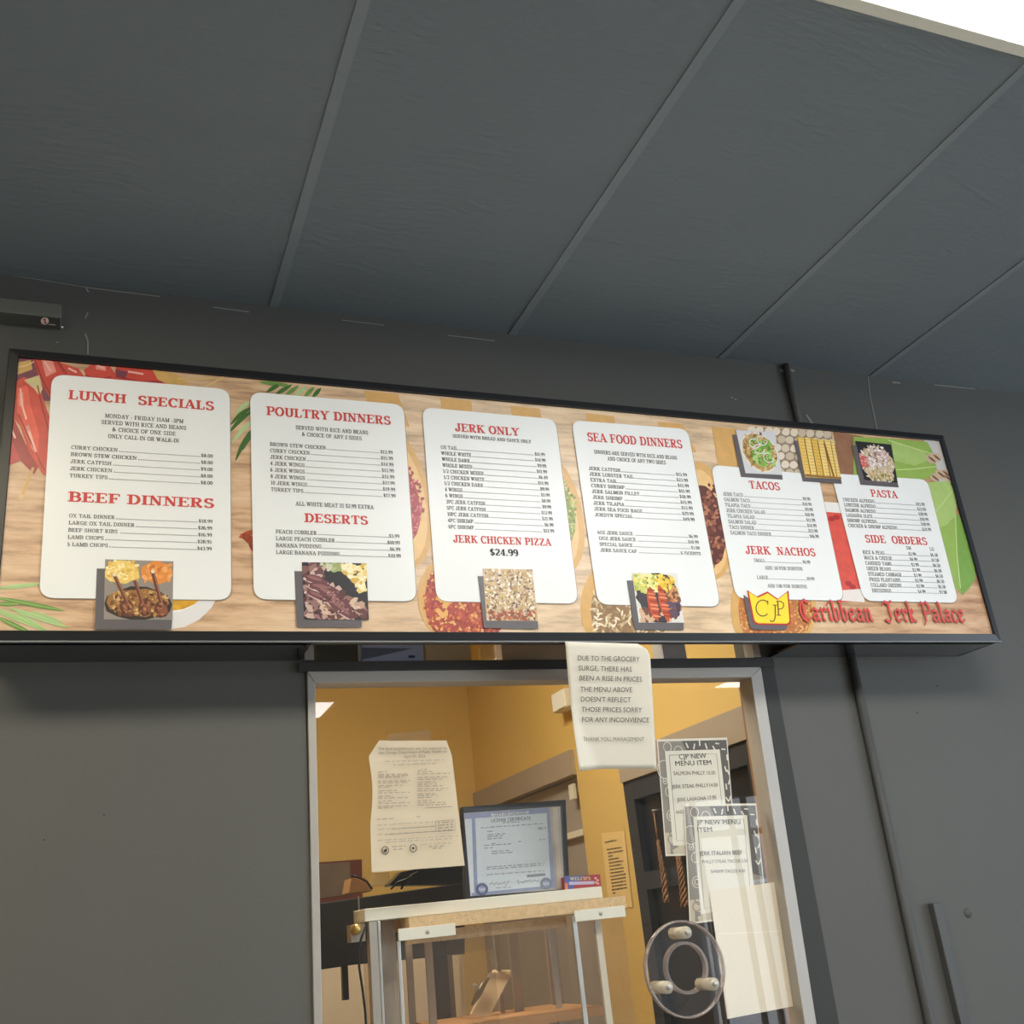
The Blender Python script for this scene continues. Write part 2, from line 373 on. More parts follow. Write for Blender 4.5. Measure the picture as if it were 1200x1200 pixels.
NIB = {   # pen skeletons for the blackletter shop name
 'a': (.58, [[(.08, .5), (.26, .62), (.42, .5), (.42, .12), (.54, .02)], [(.42, .36), (.2, .34), (.1, .16), (.22, .02), (.42, .14)]]),
 'r': (.50, [[(.03, .52), (.14, .62), (.2, .5), (.2, .12), (.3, .02)], [(.2, .45), (.36, .62), (.48, .5)]]),
 'i': (.36, [[(.03, .52), (.14, .62), (.2, .5), (.2, .12), (.32, .02)], [(.14, .80), (.22, .88)]]),
 'b': (.58, [[(.08, 1.0), (.16, .95), (.16, .12), (.3, .0), (.46, .12), (.46, .48), (.34, .62), (.16, .46)]]),
 'e': (.52, [[(.14, .28), (.42, .42), (.42, .54), (.28, .62), (.12, .48), (.12, .14), (.26, .0), (.46, .12)]]),
 'n': (.64, [[(.03, .52), (.13, .62), (.18, .5), (.18, .06), (.26, .0)], [(.18, .48), (.36, .62), (.46, .5), (.46, .1), (.58, .02)]]),
 'k': (.58, [[(.06, 1.0), (.15, .95), (.15, .04), (.25, .0)], [(.15, .34), (.34, .62), (.44, .5), (.2, .34), (.38, .08), (.54, .02)]]),
 'l': (.36, [[(.06, 1.0), (.16, .95), (.18, .1), (.3, .0)]]),
 'c': (.50, [[(.42, .52), (.28, .62), (.12, .48), (.12, .14), (.26, .0), (.44, .1)]]),
 'C': (.84, [[(.74, .86), (.5, 1.02), (.22, .86), (.1, .5), (.22, .14), (.46, -.02), (.74, .14)], [(.36, .94), (.36, .16)]]),
 'J': (.80, [[(.06, .84), (.26, 1.0), (.5, .92), (.74, 1.02)], [(.5, .95), (.52, .16), (.34, -.04), (.08, .1)]]),
 'P': (.82, [[(.02, .84), (.2, 1.0), (.3, .9), (.3, .05), (.12, -.12)], [(.3, .84), (.56, 1.02), (.76, .8), (.7, .5), (.32, .42)]]),
 ' ': (.42, []),
}
def nib_polys(text, nw=.17, ang=42, grow=0.0):
    out = []; x = 0; nx, ny = math.cos(math.radians(ang)) * nw / 2, math.sin(math.radians(ang)) * nw / 2
    px, py = -math.sin(math.radians(ang)) * (.026 + grow), math.cos(math.radians(ang)) * (.026 + grow)
    sx = 1 + grow / nw * 2
    nx *= sx; ny *= sx
    def hull(ps):
        ps = sorted(set(ps)); lo = []; up = []
        for p in ps:
            while len(lo) > 1 and (lo[-1][0] - lo[-2][0]) * (p[1] - lo[-2][1]) - (lo[-1][1] - lo[-2][1]) * (p[0] - lo[-2][0]) <= 0: lo.pop()
            lo.append(p)
        for p in reversed(ps):
            while len(up) > 1 and (up[-1][0] - up[-2][0]) * (p[1] - up[-2][1]) - (up[-1][1] - up[-2][1]) * (p[0] - up[-2][0]) <= 0: up.pop()
            up.append(p)
        return lo[:-1] + up[:-1]
    for ch in text:
        wd, sts = NIB[ch]
        for st in sts:
            for a, b in zip(st, st[1:]):
                out.append(hull([(x + q[0] + s * nx + t * px, q[1] + s * ny + t * py) for q in (a, b) for s in (-1, 1) for t in (-1, 1)]))
        x += wd
    return out, x

# ------------------------------------------------------------------ flat print helpers on any plane
class Frame:
    """A flat surface: photo-measured points land on it, layers lie a fraction of a millimetre apart."""
    def __init__(s, p0, n, clip=None):
        s.p0 = Vector(p0); s.n = Vector(n).normalized(); s.clip = clip
        s.V = (Vector((0, 0, 1)) - s.n * s.n.z).normalized(); s.U = s.V.cross(s.n)   # n faces the viewer
    def uv(s, px, py):
        d = at_plane(px, py, s.p0, s.n) - s.p0
        return (d.dot(s.U), d.dot(s.V))
    def p(s, u, v, lay=0): return s.p0 + s.U * u + s.V * v + s.n * (lay * 0.00035)
    def add(s, mb, pts, lay, material):
        if s.clip:
            u0, u1, v0, v1 = s.clip
            for k, lim, sg in ((0, u0, 1), (0, u1, -1), (1, v0, 1), (1, v1, -1)):
                res = []
                for i in range(len(pts)):
                    a, b = pts[i - 1], pts[i]; ia = (a[k] - lim) * sg >= 0; ib = (b[k] - lim) * sg >= 0
                    if ia != ib:
                        t = (lim - a[k]) / (b[k] - a[k]); res.append((a[0] + (b[0] - a[0]) * t, a[1] + (b[1] - a[1]) * t))
                    if ib: res.append(b)
                pts = res
                if len(pts) < 3: return
        ar = sum(pts[i - 1][0] * pts[i][1] - pts[i][0] * pts[i - 1][1] for i in range(len(pts)))
        if ar < 0: pts = pts[::-1]
        s.k = getattr(s, 'k', 0) + 1
        mb.poly([s.p(u, v, lay + (s.k * 0.6180339) % 1 * 0.8) for u, v in pts], material)
    def px(s, mb, pts, lay, material): s.add(mb, [s.uv(*q) for q in pts], lay, material)
    def ell(s, mb, cx, cy, rx, ry, rot, lay, material, n=20, jit=0.0):
        pts = []
        for i in range(n):
            a = 2 * PI * i / n; k = 1 + random.uniform(-jit, jit)
            x, y = rx * k * math.cos(a), ry * k * math.sin(a); c, q = math.cos(math.radians(rot)), math.sin(math.radians(rot))
            pts.append((cx + x * c - y * q, cy + x * q + y * c))
        s.px(mb, pts, lay, material)
    def leaf(s, mb, x0, y0, x1, y1, wd, lay, material, bend=0.0, n=9):
        dx, dy = x1 - x0, y1 - y0; l = math.hypot(dx, dy); nx, ny = -dy / l, dx / l; A = []; B = []
        for i in range(n + 1):
            t = i / n; h = wd * math.sin(PI * min(1, t * .96 + .02)) ** .7 / 2; o = bend * math.sin(PI * t)
            cx, cy = x0 + dx * t + nx * o, y0 + dy * t + ny * o
            A.append((cx + nx * h, cy + ny * h)); B.append((cx - nx * h, cy - ny * h))
        for i in range(n): s.px(mb, [A[i], A[i + 1], B[i + 1], B[i]], lay, material)
    def line(s, mb, pts, wd, lay, material):
        for q in strip(pts, [wd] * len(pts)): s.px(mb, q, lay, material)
    def text(s, mb, polys, width, u0, v0, u1, cap, lay, material, v1=None):
        """Letter polygons (cap height 1) fitted from (u0,v0) to u1 along the baseline."""
        k = (u1 - u0) / width; sl = 0 if v1 is None else (v1 - v0) / (u1 - u0)
        for q in polys: s.add(mb, [(u0 + a * k, v0 + b * cap + a * k * sl) for a, b in q], lay, material)
    def text_px(s, mb, pw, a, b, cap_px, lay, material):
        """Baseline from photo point a to photo point b."""
        ua, va = s.uv(*a); ub, vb = s.uv(*b); c = s.uv(a[0], a[1] - cap_px)
        s.text(mb, pw[0], pw[1], ua, va, ub, c[1] - va, lay, material, vb)
    def words(s, mb, a, b, h, lay, material, fill=0.55):
        """Print too small to read: a run of word-long dashes."""
        ua, va = s.uv(*a); ub, vb = s.uv(*b); c = s.uv(a[0], a[1] - h)[1] - va; x = ua
        while x < ub:
            l = random.uniform(.006, .018); e = min(x + l, ub); t = (x - ua) / max(1e-6, ub - ua); yy = va + (vb - va) * t
            y = x
            while y < e - .001:
                g = random.uniform(.0014, .0024); hh = c * random.uniform(.65, 1.0)
                s.add(mb, [(y, yy), (min(y + g * fill, e), yy), (min(y + g * fill, e), yy + hh), (y, yy + hh)], lay, material); y += g
            x = e + .004

def quadmap(c):
    def f(u, v):   # v downwards
        a = [c[0][i] + (c[1][i] - c[0][i]) * u for i in (0, 1)]; b = [c[3][i] + (c[2][i] - c[3][i]) * u for i in (0, 1)]
        return (a[0] + (b[0] - a[0]) * v, a[1] + (b[1] - a[1]) * v)
    return f

# ================================================================== THE ROOM
ZC = 3.156
X0, X1, YR = -3.0, 7.0, -7.0            # dining room: left wall, right wall, rear wall
WX0, WX1, WZ0, WZ1 = 0.463, 1.745, 1.02, 2.33   # opening of the serving window, its transom hidden behind the sign
KX, KY = 1.864, 2.80                     # kitchen: right wall, far wall
b = MB()
b.box(X0 - .1, WX0, 0, .12, 0, ZC, M_WALL); b.box(WX1 + .002, X1 + .1, 0, .12, 0, ZC, M_WALL)
b.box(WX0, WX1 + .002, 0, .12, 0, WZ0, M_WALL); b.box(WX0, WX1 + .002, 0, .12, WZ1, ZC, M_WALL)
tag(b.build('wall_front'), 'charcoal painted wall with the serving window', 'wall', kind='structure')
# paint chips and scuffs along the ceiling joint and down the wall
FW = Frame((0, -0.0012, 0), (0, -1, 0))
b = MB()
for pts, wd in (([(101, 337), (103, 342), (105, 341)], 1.6), ([(103, 366), (100, 373)], 1.6), ([(100, 391), (103, 400), (103, 415)], 1.7), ([(15, 323), (60, 330), (100, 336.5)], .7),
                ([(100, 336.8), (187, 347.5)], 1.0), ([(250, 360), (292, 365.6)], 1.2), ([(400, 375), (450, 381)], .8), ([(525, 393), (580, 399.5)], .9),
                ([(914, 433.5), (921, 436)], 2.4), ([(922, 432), (931, 435)], 2.4), ([(945, 486), (954, 499)], 1.6), ([(1017, 439), (1020, 466), (1028, 504)], .9),
                ([(1046, 448), (1055, 449)], 1.6), ([(1095, 451), (1143, 456)], .9), ([(16.5, 409), (16, 414)], 1.5)):
    FW.line(b, pts, wd, 0, M_CHIP)
for x, y in ((67, 401), (858, 466), (862, 468)): FW.ell(b, x, y, 1.2, .9, 0, 0, M_CHIP, 7)
for x, y in ((122, 955), (52, 984), (1098, 804), (1075, 835)): FW.ell(b, x, y, 1.1, 1.4, 0, 0, M_INK, 7)
tag(b.build('trim_1'), 'chipped pale paint on the dark wall', 'paint chips', kind='structure')

b = MB(); b.box(X0 - .1, X1 + .1, YR - .1, 4.2, -.1, 0, M_FLOOR); tag(b.build('floor'), 'beige tiled floor', 'floor', kind='structure')
b = MB(); b.box(X0 - .1, X1 + .1, YR - .1, .12, ZC, ZC + .1, M_CEIL)
tag(b.build('ceiling'), 'charcoal painted panel ceiling', 'ceiling', kind='structure')
for i, (xa, wdt) in enumerate(((-.99, .025), (-.29, .025), (.394, .025), (1.085, .024), (1.80, .022), (2.40, .022), (3.1, .025), (3.8, .025), (4.5, .025), (5.2, .025), (5.9, .025))):
    b = MB(); b.box(xa, xa + wdt, YR, -.001, ZC - .0025, ZC - .0005, M_BATTEN)
    tag(b.build('trim_%d' % (i + 2)), 'flat ceiling batten covering a panel joint', 'ceiling batten', kind='structure')
b = MB(); b.box(X0 - .1, X0, YR, 0, 0, ZC, M_PLASTER); tag(b.build('wall_left'), 'left dining room wall', 'wall', kind='structure')
b = MB()   # right wall with the street window opening
b.box(X1, X1 + .1, YR, 0, 0, .55, M_PLASTER); b.box(X1, X1 + .1, YR, 0, 2.95, ZC, M_PLASTER)
b.box(X1, X1 + .1, YR, -6.0, .55, 2.95, M_PLASTER); b.box(X1, X1 + .1, -2.2, 0, .55, 2.95, M_PLASTER)
tag(b.build('wall_right'), 'right dining room wall with street window', 'wall', kind='structure')
b = MB()   # rear wall with the glazed street door
b.box(X0 - .1, -1.0, YR - .1, YR, 0, ZC, M_PLASTER); b.box(3.4, 5.55, YR - .1, YR, 0, ZC, M_PLASTER); b.box(6.85, X1 + .1, YR - .1, YR, 0, ZC, M_PLASTER)
b.box(-1.0, 3.4, YR - .1, YR, 0, ZC, M_PLASTER); b.box(5.55, 6.85, YR - .1, YR, 2.56, ZC, M_PLASTER)
tag(b.build('wall_rear'), 'rear dining room wall with street door', 'wall', kind='structure')
t = empty('door_1', (6.2, YR + .16, 0), 'glazed street door with aluminium stiles', 'door', kind='structure')
b = MB()
for x in (5.56, 5.98, 6.16, 6.80): b.box(x, x + .05, YR + .13, YR + .17, 0.02, 2.55, M_ALU)
b.box(5.56, 6.85, YR + .13, YR + .17, 2.16, 2.22, M_ALU); b.box(5.56, 6.85, YR + .13, YR + .17, .02, .22, M_ALU)
b.build('door_frame', t)

# kitchen shell
b = MB(); b.box(-1.2, KX + .1, KY, KY + .1, 0, ZC, M_YELLOW); tag(b.build('wall_kitchen_far'), 'golden yellow far kitchen wall', 'wall', kind='structure')
b = MB(); b.box(-1.3, -1.2, .12, KY, 0, ZC, M_YELLOW); tag(b.build('wall_kitchen_left'), 'golden yellow left kitchen wall', 'wall', kind='structure')
b = MB()
DR = ((1.555, 2.79, 2.20), (.24, 1.13, 2.10))       # doorways in the right wall: y from, y to, top
b.box(KX, KX + .1, 2.79, KY + .1, 0, ZC, M_YELLOW); b.box(KX, KX + .1, 1.13, 1.555, 0, ZC, M_YELLOW); b.box(KX, KX + .1, .12, .24, 0, ZC, M_YELLOW)
b.box(KX, KX + .1, 1.555, 2.79, 2.20, ZC, M_YELLOW); b.box(KX, KX + .1, .24, 1.13, 2.10, ZC, M_YELLOW)
tag(b.build('wall_kitchen_right'), 'golden yellow right kitchen wall with two doorways', 'wall', kind='structure')
b = MB(); b.box(-1.3, 3.4, .12, KY + .1, ZC, ZC + .1, M_KCEIL); tag(b.build('ceiling.001'), 'pale kitchen ceiling', 'ceiling', kind='structure')
b = MB(); b.box(3.3, 3.4, .12, KY + .1, 0, ZC, M_TAUPED); b.box(KX + .1, 3.3, KY, KY + .1, 0, ZC, M_TAUPED)
tag(b.build('wall_store_room'), 'taupe wall of the room beyond the doorway', 'wall', kind='structure')

# doorway with taupe frame
t = empty('door_2', (KX, 2.17, 0), 'taupe framed doorway in the yellow kitchen wall', 'doorway', kind='structure')
b = MB(); b.box(KX - .02, KX + .11, 1.555, 2.79, 2.10, 2.20, M_TAUPE); b.box(KX - .02, KX + .11, 1.50, 1.56, 0, 2.20, M_TAUPE) if False else None
b.box(KX - .02, KX + .11, 2.73, 2.79, 0, 2.10, M_TAUPE); b.build('door_frame', t)
b = MB(); b.box(KX + .03, KX + .06, 1.56, 2.73, 0.01, 2.095, M_TAUPED); b.build('door_panel', t)
b = MB(); b.box(KX + .005, KX + .03, 1.57, 1.95, 1.86, 1.885, M_LAM); lab(b.build('push_bar', t), 'white horizontal bar')
# black glazed door
t = empty('door_3', (KX, .68, 0), 'dark steel door with smoked panes beside the serving window', 'door', kind='structure')
b = MB(); b.box(KX - .025, KX + .08, .24, 1.13, 2.00, 2.10, M_TAUPE); b.build('door_frame', t)
b = MB()
for y0, y1 in ((.24, .31), (.66, .71), (1.06, 1.13)): b.box(KX - .015, KX + .05, y0, y1, 0, 2.0, M_DDOOR)
for z0, z1 in ((0, .2), (1.62, 1.68), (1.1, 1.16), (1.93, 2.0)): b.box(KX - .0145, KX + .049, .31, 1.06, z0, z1, M_DDOOR)
b.build('door_leaf', t)
b = MB(); b.box(KX + .01, KX + .03, .31, 1.06, .2, 1.94, M_DPANE); b.build('door_pane', t)

# ================================================================== ceiling lamps
def troffer(x0, x1, y0, y1, label, power=None, mt=None):
    t = empty('ceiling_light', ((x0 + x1) / 2, (y0 + y1) / 2, ZC), label, 'ceiling light', 'ceiling lights')
    b = MB()
    fw = .028
    for a, c, d, e in ((x0, x1, y0, y0 + fw), (x0, x1, y1 - fw, y1), (x0, x0 + fw, y0 + fw, y1 - fw), (x1 - fw, x1, y0 + fw, y1 - fw)):
        b.box(a, c, d, e, ZC - .022, ZC - .0045, M_LAM)
    b.build('frame', t, .002)
    b = MB(); b.box(x0 + fw, x1 - fw, y0 + fw, y1 - fw, ZC - .016, ZC - .0045, mt or M_LAMP); b.build('diffuser', t)
    return t
troffer(.98, 2.20, -1.895, -1.285, 'lit white ceiling light panel in the upper right corner')
troffer(.75, 1.62, -5.36, -4.75, 'ceiling light panel behind the viewer, reflected at the window top left')
troffer(-1.35, -.13, -1.895, -1.285, 'warm ceiling light panel beyond the left side of the view', mt=M_LAMPW)
troffer(4.55, 5.2, -4.6, -4.0, 'ceiling light panel behind the viewer, nearest the street window')
t = empty('ceiling_light', (.7, .75, ZC), 'warm lit kitchen ceiling light above the yellow walls', 'ceiling light', 'ceiling lights')
b = MB(); b.box(.4, 1.0, .45, 1.05, ZC - .05, ZC - .001, M_LAM); b.build('frame', t)
b = MB(); b.box(.43, .97, .48, 1.02, ZC - .056, ZC - .0502, M_KLAMP); b.build('diffuser', t)

# ================================================================== serving window
t = empty('window_1', ((WX0 + WX1) / 2, .02, WZ0), 'aluminium framed serving window under the menu sign', 'window', kind='structure')
def pxbar(mb, pts, y0, y1, material):
    mb.prism([at(*q, y=y0) for q in pts][::-1], (0, y1 - y0, 0), material)
b = MB()
pxbar(b, [(360, 787), (369.5, 800), (378.5, 1225), (368.5, 1225)], -.008, .05, M_ALU); b.build('left_stile', t, .0015)
b = MB(); pxbar(b, [(360, 786.5), (892, 781.5), (880, 793.5), (369.5, 800.3)], -.010, .05, M_ALU); b.build('top_rail', t, .0015)
b = MB(); pxbar(b, [(892, 782), (961, 1225), (947, 1225), (880, 793)], -.010, .05, M_ALU); b.build('right_stile', t, .0015)
b = MB(); b.box(WX0, WX1, .0, .05, WZ0, WZ0 + .03, M_ALU); b.build('bottom_rail', t)
b = MB(); pxbar(b, [(879.5, 793), (883, 793), (951, 1225), (944, 1225)], .052, .118, M_WOODJ); lab(b.build('jamb_liner', t), 'brown wood jamb liner')
HC = at(803, 1134, y=.02); HR = .052
def pane(y):   # pane with the round speaking hole
    bm = []
    x0, x1, z0, z1 = WX0 + .012, WX1 - .012, WZ0 + .02, 2.14
    n = 32; ring = [(HC.x + HR * math.cos(2 * PI * i / n), HC.z + HR * math.sin(2 * PI * i / n)) for i in range(n)]
    out = []
    for i in range(n):
        a = 2 * PI * i / n; c, s = math.cos(a), math.sin(a)
        k = min(((x1 - HC.x) / c if c > 1e-6 else 1e9), ((x0 - HC.x) / c if c < -1e-6 else 1e9), ((z1 - HC.z) / s if s > 1e-6 else 1e9), ((z0 - HC.z) / s if s < -1e-6 else 1e9))
        out.append((HC.x + k * c, HC.z + k * s))
    mb = MB(); cor = [(x1, z1), (x0, z1), (x0, z0), (x1, z0)]
    for i in range(n):
        j = (i + 1) % n; pts = [ring[i], out[i]]
        a0, a1 = out[i], out[j]
        for cx, cz in cor:
            an = math.atan2(cz - HC.z, cx - HC.x) % (2 * PI)
            if 2 * PI * i / n < an < 2 * PI * (i + 1) / n: pts.append((cx, cz))
        pts += [a1, ring[j]]
        mb.poly([(p[0], y, p[1]) for p in pts], M_GLASS)
    return mb
p = pane(.020); lab(p.build('glass_pane', t), 'clear glass pane with a round speaking hole')
b = MB(); n = 40
for i in range(n):
    a0, a1 = 2 * PI * i / n, 2 * PI * (i + 1) / n
    q = [(HC.x + r * math.cos(a), yy, HC.z + r * math.sin(a)) for a in (a0, a1) for r, yy in ((HR, .010), (HR + .007, .010), (HR + .007, .026), (HR, .026))]
    b.faces(q, [(0, 1, 5, 4), (1, 2, 6, 5), (2, 3, 7, 6), (3, 0, 4, 7)], M_ACEDGE)
b.build('hole_rim', t)
# header, transom strip seen under the sign and the dark casing
b = MB(); pxbar(b, [(350, 775.3), (906, 770.5), (908, 781), (350, 786.8)], -.014, .03, M_TRIM); lab(b.build('header', t, .001), 'dark header bar over the window')
b = MB(); b.box(WX0 + .022, WX1 - .022, .02, .025, 2.15, WZ1, M_GLASS); b.build('transom_pane', t)
b = MB(); b.box(WX0, WX0 + .022, -.004, .04, 2.18, WZ1, M_ALU); b.box(WX1 - .022, WX1, -.004, .04, 2.18, WZ1, M_ALU); b.build('transom_stile', t)
b = MB(); pxbar(b, [(892, 779), (906, 778), (988, 1225), (961, 1225)], -.006, 0, M_TRIM); lab(b.build('casing', t), 'black brown casing strip right of the window')

# ================================================================== the menu sign
YF = -.1696
SX0, SX1, SZ0, SZ1 = -.187, 2.448, 2.200, 2.830
FS = Frame((SX0, YF, SZ0), (0, -1, 0), (0, SX1 - SX0, 0, SZ1 - SZ0))
sign = empty('menu_sign', ((SX0 + SX1) / 2, YF / 2, SZ0 - .02), 'long black framed restaurant menu sign mounted on the charcoal wall above the window', 'menu sign')
e = .021
b = MB()
b.box(SX0 - e, SX1 + e, YF + .004, -.001, SZ1 + .008, SZ1 + e, M_BLACK)
b.box(SX0 - e, SX0 - .010, YF + .004, -.001, SZ0 - e, SZ1 + .008, M_BLACK); b.box(SX1 + .010, SX1 + e, YF + .004, -.001, SZ0 - e, SZ1 + .008, M_BLACK)
lab(b.build('cabinet', sign), 'black metal cabinet sides of the sign')
for xa, xb_ in ((SX0 - .010, WX0 - .012), (WX1 + .03, SX1 + .010)):
    b = MB(); b.box(xa, xb_, YF + .006, -.001, SZ0 - e, SZ0 - e + .006, M_BLACKMIRROR); lab(b.build('bottom_plate', sign), 'glossy black underside plate')
def bezel(name, outer, inner):
    """Mitred frame bar with a sloping face."""
    mb = MB(); o0, o1 = outer; i0, i1 = inner
    yo, yi = YF - .004, YF - .0075
    mb.faces([(o0[0], YF + .03, o0[1]), (o1[0], YF + .03, o1[1]), (i1[0], YF + .03, i1[1]), (i0[0], YF + .03, i0[1]),
              (o0[0], yo, o0[1]), (o1[0], yo, o1[1]), (i1[0], yi, i1[1]), (i0[0], yi, i0[1])],
             [(0, 1, 2, 3), (4, 7, 6, 5), (0, 4, 5, 1), (1, 5, 6, 2), (2, 6, 7, 3), (3, 7, 4, 0)], M_BLACK)
    return mb.build(name, sign, .0012)
oc = [(SX0 - e, SZ0 - e), (SX1 + e, SZ0 - e), (SX1 + e, SZ1 + e), (SX0 - e, SZ1 + e)]; ic = [(SX0, SZ0), (SX1, SZ0), (SX1, SZ1), (SX0, SZ1)]
for i in range(4): bezel('bezel', (oc[i], oc[(i + 1) % 4]), (ic[i], ic[(i + 1) % 4]))

b = MB(); b.box(SX0 - e, SX1 + e, YF - .006, YF + .004, SZ0 - e - .0028, SZ0 - e - .0002, mat('grey edge highlight', (128, 130, 132), .4)); lab(b.build('edge_highlight', sign), 'thin grey strip standing for the highlight on the lower frame edge')  # bezel edge highlight, put in as a grey coloured strip
# --- printed picture behind the menu panels
b = MB(); b.box(SX0, SX1, YF, YF + .004, SZ0, SZ1, M_WOODP)
def I(*c, v=0.0): return ink(c, v)
PEP, PEPL, PEPD, PURP = I(202, 74, 62, v=.25), I(228, 144, 130, v=.2), I(156, 46, 48, v=.3), I(118, 62, 78, v=.3)
STRAW, ROSE, ROSED, ROSEL = I(206, 164, 96, v=.2), I(110, 146, 74, v=.2), I(70, 108, 52, v=.2), I(176, 202, 146, v=.15)
# chillies at the left
FS.px(b, [(10, 414), (70, 418), (72, 470), (8, 470)], 1, PURP)
FS.px(b, [(20, 425), (36, 422), (38, 433), (19, 440)], 2, STRAW); FS.line(b, [(17, 431), (30, 429), (40, 424)], 1.4, 3, I(226, 196, 140))
FS.px(b, [(37, 417), (58, 421), (92, 432), (100, 443), (70, 455), (58, 466), (48, 448)], 2, PEP); FS.px(b, [(48, 420), (62, 424), (66, 436), (54, 442)], 3, PEPL)
FS.px(b, [(98, 434), (110, 425), (128, 428), (136, 440), (130, 452), (104, 448)], 2, PEP); FS.px(b, [(112, 428), (124, 430), (124, 435), (112, 433)], 3, PEPL)
FS.px(b, [(136, 430), (180, 432), (184, 444), (210, 452), (160, 452), (132, 447)], 2, PEP); FS.px(b, [(136, 433), (150, 436), (146, 444), (136, 442)], 3, PURP)
FS.px(b, [(178, 433), (210, 440), (222, 452), (244, 458), (236, 462), (200, 452), (186, 446)], 3, STRAW); FS.line(b, [(208, 444), (232, 445), (250, 443)], 2, 4, I(214, 180, 116)); FS.line(b, [(236, 456), (262, 442)], 2.4, 4, I(216, 182, 124))
FS.px(b, [(14, 450), (28, 442), (46, 448), (50, 466), (62, 500), (60, 560), (50, 556), (34, 530), (24, 500), (12, 486)], 3, PEP)
FS.px(b, [(20, 455), (32, 452), (36, 476), (46, 510), (44, 540), (30, 512), (20, 482)], 4, I(226, 92, 74, v=.25)); FS.px(b, [(22, 462), (27, 460), (28, 478), (22, 476)], 5, PEPL); FS.px(b, [(30, 500), (34, 498), (42, 526), (38, 528)], 5, PEPL)
FS.px(b, [(28, 446), (46, 440), (50, 456), (46, 464), (40, 456)], 4, I(206, 188, 138, v=.2))
FS.px(b, [(8, 490), (16, 490), (30, 520), (46, 546), (40, 556), (24, 540), (9, 544)], 2, PEPD); FS.px(b, [(8, 520), (14, 516), (24, 540), (10, 546)], 3, I(186, 60, 66, v=.2))
FS.line(b, [(39, 548), (32, 566), (25, 584)], 3.2, 3, STRAW); FS.ell(b, 25, 582, 3.5, 2.6, -60, 4, I(220, 186, 130))
for pts in ([(40, 420), (50, 446), (60, 464)], [(66, 422), (78, 438), (72, 452)], [(22, 486), (34, 514), (52, 552)], [(44, 452), (50, 480), (58, 508)], [(100, 440), (116, 446), (130, 442)], [(138, 442), (164, 448), (190, 448)]):
    FS.line(b, pts, 1.6, 6, PEPD)
for pts in ([(52, 424), (60, 436)], [(24, 456), (26, 476), (31, 492)], [(34, 506), (42, 530)], [(114, 429), (122, 432)], [(150, 436), (168, 439)], [(80, 432), (90, 437)], [(12, 500), (18, 514)]):
    FS.line(b, pts, 2.2, 6, I(240, 182, 170))
# rosemary sprigs
for x0, y0, x1, y1, wd in ((-6, 690, 52, 684, 5), (-6, 700, 76, 716, 6), (-6, 708, 22, 708, 5), (-6, 712, 60, 742, 6), (-6, 716, 48, 736, 5), (-6, 722, 40, 744, 6), (10, 712, 80, 736, 6), (20, 718, 58, 742, 5), (36, 716, 74, 730, 4)):
    FS.leaf(b, x0, y0, x1, y1, wd, 3, random.choice((ROSE, ROSE, ROSEL))); FS.line(b, [(x0, y0), (x1, y1)], .8, 4, I(156, 196, 96))
for x0, y0, x1, y1 in ((298, 476, 270, 498), (298, 480, 268, 508), (300, 490, 272, 520), (300, 498, 276, 540), (296, 470, 276, 486), (300, 505, 284, 528)):
    FS.leaf(b, x0, y0, x1, y1, 5, 3, random.choice((ROSE, ROSED, ROSEL)), 2)
for x0, y0, x1, y1 in ((304, 448, 340, 452), (312, 460, 330, 449), (322, 463, 342, 451), (334, 464, 350, 452), (346, 464, 360, 453), (356, 466, 368, 454), (366, 466, 376, 455)):
    FS.leaf(b, x0, y0, x1, y1, 5, 3, random.choice((ROSE, ROSED, ROSEL)))
# plate under the first panel, star anise
FS.ell(b, 196, 676, 64, 62, 0, 2, I(226, 222, 220)); FS.ell(b, 196, 672, 52, 47, 0, 3, I(240, 236, 232)); FS.ell(b, 200, 678, 46, 38, 0, 4, I(222, 160, 50, v=.5))
FS.leaf(b, 282, 626, 306, 640, 9, 3, I(150, 62, 32, v=.4)); FS.leaf(b, 280, 630, 300, 622, 7, 3, I(176, 84, 44, v=.4)); FS.leaf(b, 292, 630, 300, 650, 7, 3, I(140, 54, 30, v=.4))
# wooden spoons with spices
SPN, SPL = I(216, 168, 100, v=.15), I(232, 190, 128, v=.12)
def heap(cx, cy, rx, ry, n, cols, sz, lay, clipf=None):
    for i in range(n):
        a = random.uniform(0, 2 * PI); r = math.sqrt(random.random()); x, y = cx + rx * r * math.cos(a), cy + ry * r * math.sin(a)
        FS.ell(b, x, y, sz * random.uniform(.7, 1.2), sz * random.uniform(.45, .9), random.uniform(0, 180), lay, random.choice(cols), 6)
RS = [I(172, 56, 60), I(196, 92, 96), I(150, 44, 48), I(208, 122, 120)]
FS.px(b, [(426, 458), (466, 462), (480, 500), (440, 500)], 2, SPN); FS.ell(b, 463, 580, 40, 88, -14, 2, SPN); FS.ell(b, 462, 582, 35, 80, -14, 3, SPL); FS.ell(b, 464, 588, 27, 52, -12, 4, RS[0]); heap(470, 590, 26, 46, 260, RS, 2.3, 5)
GS = [I(138, 150, 54), I(170, 176, 84), I(108, 124, 40), I(196, 196, 120)]
FS.px(b, [(516, 466), (552, 470), (556, 500), (520, 500)], 2, SPN); FS.px(b, [(598, 476), (632, 479), (648, 540), (610, 540)], 2, SPN)
FS.ell(b, 648, 600, 34, 74, -14, 2, SPN); FS.ell(b, 646, 602, 29, 66, -14, 3, SPL); FS.ell(b, 648, 602, 25, 44, -12, 4, GS[0]); heap(654, 602, 21, 42, 260, GS, 2.2, 5)
BS = [I(110, 54, 40), I(150, 88, 62), I(92, 42, 34), I(178, 116, 82), I(132, 70, 52)]
